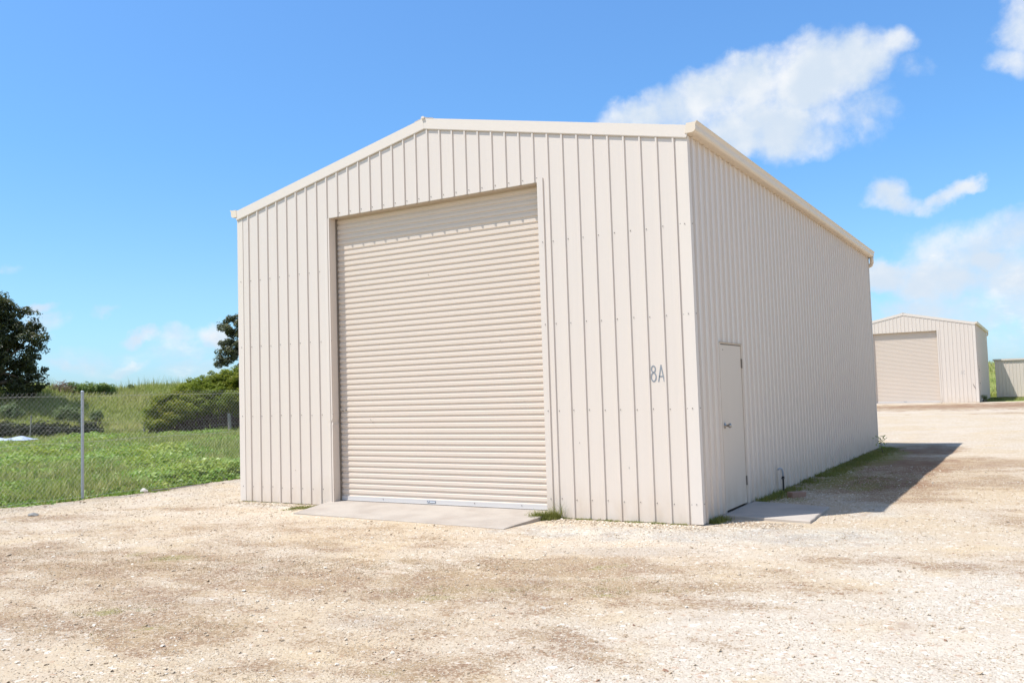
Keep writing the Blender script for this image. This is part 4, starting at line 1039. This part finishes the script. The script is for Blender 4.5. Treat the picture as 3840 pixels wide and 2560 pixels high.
blades('moss_tufts', x, y, 0.008+0.014*rs.uniform(size=len(x)), .9, np.full(len(x), 0.0035), 6, 0.012, M['wallgrass'], 'small green moss tufts in the gravel', rs, zf=yard_z, tone0=.8)

# ------------------------------------------------------------------ light, sky, camera
SUNV = Vector((-1.41, -1.66, 4.33)).normalized()      # towards the sun
EL = math.asin(SUNV.z); ROT = math.atan2(SUNV.x, SUNV.y)
sd = bpy.data.lights.new('sun', 'SUN'); sd.energy = 4.15; sd.angle = math.radians(0.5); sd.color = (1.0, 0.982, 0.95)
so = bpy.data.objects.new('sun', sd); so.rotation_euler = (-SUNV).to_track_quat('-Z', 'Y').to_euler(); so.location = (-20, -25, 40); link(so)

world = bpy.data.worlds.new('World'); scene.world = world; world.use_nodes = True
wt = world.node_tree; wt.nodes.clear()
class WT(NT):
    def __init__(s): s.t = wt
w = WT()
sky = w.n('ShaderNodeTexSky', sky_type='NISHITA'); sky.sun_disc = False; sky.sun_elevation = EL; sky.sun_rotation = ROT
sky.altitude = 0; sky.air_density = 1.0; sky.dust_density = 0.6; sky.ozone_density = 2.5
gen = w.n('ShaderNodeTexCoord').outputs['Generated']
nrm = w.n('ShaderNodeVectorMath', {0: gen}, operation='NORMALIZE').outputs[0]
sp_ = w.n('ShaderNodeSeparateXYZ', {0: nrm})
az = w.math('ARCTAN2', sp_.outputs[0], sp_.outputs[1]); el = w.math('ARCSINE', sp_.outputs[2])
AE = w.n('ShaderNodeCombineXYZ', {0: az, 1: el}).outputs[0]
cr = w.n('ShaderNodeValToRGB', {0: w.math('MULTIPLY', el, 1.0/1.2)}); e_ = cr.color_ramp.elements
TK = 0.5; SKB = 1.06
for i_, (pos_, c_) in enumerate([(0.0, (.70, 1.03, 1.49)), (0.10, (.80, 1.11, 1.32)), (0.22, (.78, 1.20, 1.50)), (0.47, (.95, 1.38, 1.75)), (0.62, (.92, 1.15, 1.32)), (1.0, (.92, 1.06, 1.15))]):
    el_ = e_[0] if i_ == 0 else (e_[1] if i_ == 1 else e_.new(pos_)); el_.position = pos_; el_.color = (c_[0]*TK, c_[1]*TK, c_[2]*TK, 1)
skyc = w.n('ShaderNodeVectorMath', {0: w.mix(1.0, sky.outputs[0], cr.outputs[0], 'MULTIPLY'), 'Scale': SKB/TK}, operation='SCALE').outputs[0]
def azel(px, py):
    d = ray(px, py).normalized(); return math.atan2(d.x, d.y), math.asin(d.z)
CL = [(1475, 262, 95, 42, 8, .8), (1590, 235, 130, 62, 10, 1.0), (1730, 195, 130, 75, 14, 1.0), (1850, 190, 140, 85, 20, 1.0), (1960, 150, 105, 62, 30, .95), (2040, 112, 52, 44, 25, .9),
      (1770, 285, 115, 65, -12, .95), (1690, 140, 45, 26, 20, .5), (1900, 262, 115, 50, -10, .5), (1985, 262, 85, 50, -30, .5), (2085, 175, 45, 24, 0, .3), (1830, 330, 90, 30, 0, .45), (1650, 300, 200, 50, 5, .9), (1415, 285, 60, 25, 0, .5),
      (2345, 50, 62, 72, 0, .85), (2325, 135, 66, 40, 0, .75), (2062, 440, 50, 34, 10, .9), (2095, 462, 60, 30, -5, .9), (2040, 468, 40, 24, 0, .6), (2140, 472, 50, 22, 0, .75), (2172, 452, 46, 22, 20, .85), (2222, 422, 40, 20, 12, .85), (2195, 440, 44, 18, 20, .7),
      (2035, 625, 60, 34, 0, 1.1), (2110, 655, 60, 26, 5, 1.0), (2270, 615, 60, 30, 10, 1.0), (2140, 640, 120, 50, 0, .9), (2200, 590, 150, 60, 5, .75), (2320, 560, 100, 55, 10, .6), (2310, 650, 130, 66, 5, .85), (2140, 560, 90, 36, 20, .4), (2250, 710, 180, 40, 0, .6), (2330, 770, 100, 40, 0, .35), (2090, 700, 110, 30, 0, .6),
      (478, 774, 44, 24, 12, .75), (312, 778, 42, 12, 0, .62), (385, 784, 44, 16, 0, .35), (290, 833, 50, 13, 8, .6), (400, 812, 60, 20, 0, .35), (100, 702, 34, 12, 8, .5), (112, 740, 36, 22, 0, .35), (32, 607, 36, 16, 8, .3), (240, 716, 28, 9, 0, .25), (150, 835, 50, 12, 0, .3), (440, 850, 90, 18, 0, .3), (240, 820, 120, 20, 0, .22), (60, 780, 60, 12, 0, .25)]
# soft billows: warp the lookup a little with noise
nz1 = w.n('ShaderNodeTexNoise', {'Vector': nrm, 'Scale': 9.0, 'Detail': 6.0, 'Roughness': 0.6}).outputs[1]
wv = w.n('ShaderNodeVectorMath', {0: w.n('ShaderNodeVectorMath', {0: nz1, 1: (0.5, 0.5, 0.5)}, operation='SUBTRACT').outputs[0], 1: (0.075, 0.075, 0.0)}, operation='MULTIPLY').outputs[0]
AEw = w.n('ShaderNodeVectorMath', {0: AE, 1: wv}, operation='ADD').outputs[0]
acc = None
for px, py, rx, ry, rot, s in CL:
    a0, e0 = azel(px, py); a1, _ = azel(px+rx, py); _, e1 = azel(px, py-ry)
    a2, e2 = azel(px+50, py)
    mp = w.n('ShaderNodeMapping', {'Vector': AEw, 'Location': (a0, e0, 0), 'Rotation': (0, 0, math.radians(rot)+math.atan2(e2-e0, a2-a0)), 'Scale': (abs(a1-a0)*1.22, abs(e1-e0)*1.25, 1)}, vector_type='TEXTURE')
    d2 = w.n('ShaderNodeVectorMath', {0: mp.outputs[0], 1: mp.outputs[0]}, operation='DOT_PRODUCT').outputs['Value']
    f = w.math('MULTIPLY_ADD', d2, -s, s)
    acc = f if acc is None else w.n('ShaderNodeMath', {0: acc, 1: f, 2: 0.12}, operation='SMOOTH_MAX').outputs[0]
acc = w.math('MAXIMUM', acc, -0.55)
n1 = w.noise(nrm, 14.0, 8, 0.58, 0.3)
n2 = w.noise(nrm, 44.0, 8, 0.62)
dens = w.math('ADD', acc, w.math('ADD', w.math('MULTIPLY', w.math('SUBTRACT', n1, 0.52), 1.5), w.math('MULTIPLY', w.math('SUBTRACT', n2, 0.5), 0.7)))
nb = w.noise(nrm, 3.2, 7, 0.6)
side = w.math('MULTIPLY', w.math('MAXIMUM', w.ramp(az, 0.03, 0.30), w.ramp(az, -1.4, -1.8)), w.math('MULTIPLY', w.ramp(el, 0.0, 0.04), w.ramp(el, 0.95, 0.55)))  # unseen clouds beside and behind the view, added to fill the shade
fill_dens = w.math('ADD', w.math('MULTIPLY', w.math('SUBTRACT', nb, 0.38), 5.0), w.math('MULTIPLY_ADD', side, 1.6, -1.9))
alpha = w.math('MULTIPLY', w.math('MAXIMUM', w.ramp(dens, -0.22, 0.92), w.math('MULTIPLY', w.ramp(fill_dens, 0.0, 0.9), side)), 0.97)
# cloud body: bright tops, faint blue-grey hollows
shade = w.ramp(w.math('ADD', w.math('MULTIPLY', w.noise(nrm, 11.0, 6, 0.55), 1.0), w.math('MULTIPLY', dens, -0.07)), 0.38, 0.62)
lowb = w.ramp(w.noise(w.n('ShaderNodeVectorMath', {0: nrm, 1: (1.0, 1.0, 2.2)}, operation='MULTIPLY').outputs[0], 17.0, 7, 0.62), 0.42, 0.60)
shade = w.math('MULTIPLY', shade, w.math('MAXIMUM', w.ramp(el, 0.02, 0.19, 0.0, 1.0), lowb))
CLB = 7.4
cloudc = w.mix(shade, (0.70*CLB, 0.80*CLB, 0.92*CLB), (0.97*CLB, 0.985*CLB, 1.0*CLB))
bgc = w.mix(alpha, skyc, cloudc)
bg = w.n('ShaderNodeBackground', {0: bgc, 1: 0.10}); wo = w.n('ShaderNodeOutputWorld'); wt.links.new(bg.outputs[0], wo.inputs[0])

cam = bpy.data.cameras.new('camera'); co = bpy.data.objects.new('camera', cam); link(co)
cam.sensor_fit = 'HORIZONTAL'; cam.sensor_width = 36.0; cam.lens = FPX/2352*36.0; cam.clip_start = 0.1; cam.clip_end = 4000
co.matrix_world = Matrix(((R_.x, U_.x, -F_.x, CAM.x), (R_.y, U_.y, -F_.y, CAM.y), (R_.z, U_.z, -F_.z, CAM.z), (0, 0, 0, 1)))
scene.camera = co
scene.view_settings.view_transform = 'Standard'; scene.view_settings.look = 'None'
scene.view_settings.exposure = 0.43; scene.view_settings.gamma = 1.0; scene.view_settings.use_curve_mapping = False
world.cycles.sampling_method = 'MANUAL'; world.cycles.sample_map_resolution = 512
scene.render.engine = 'CYCLES'; scene.cycles.max_bounces = 6
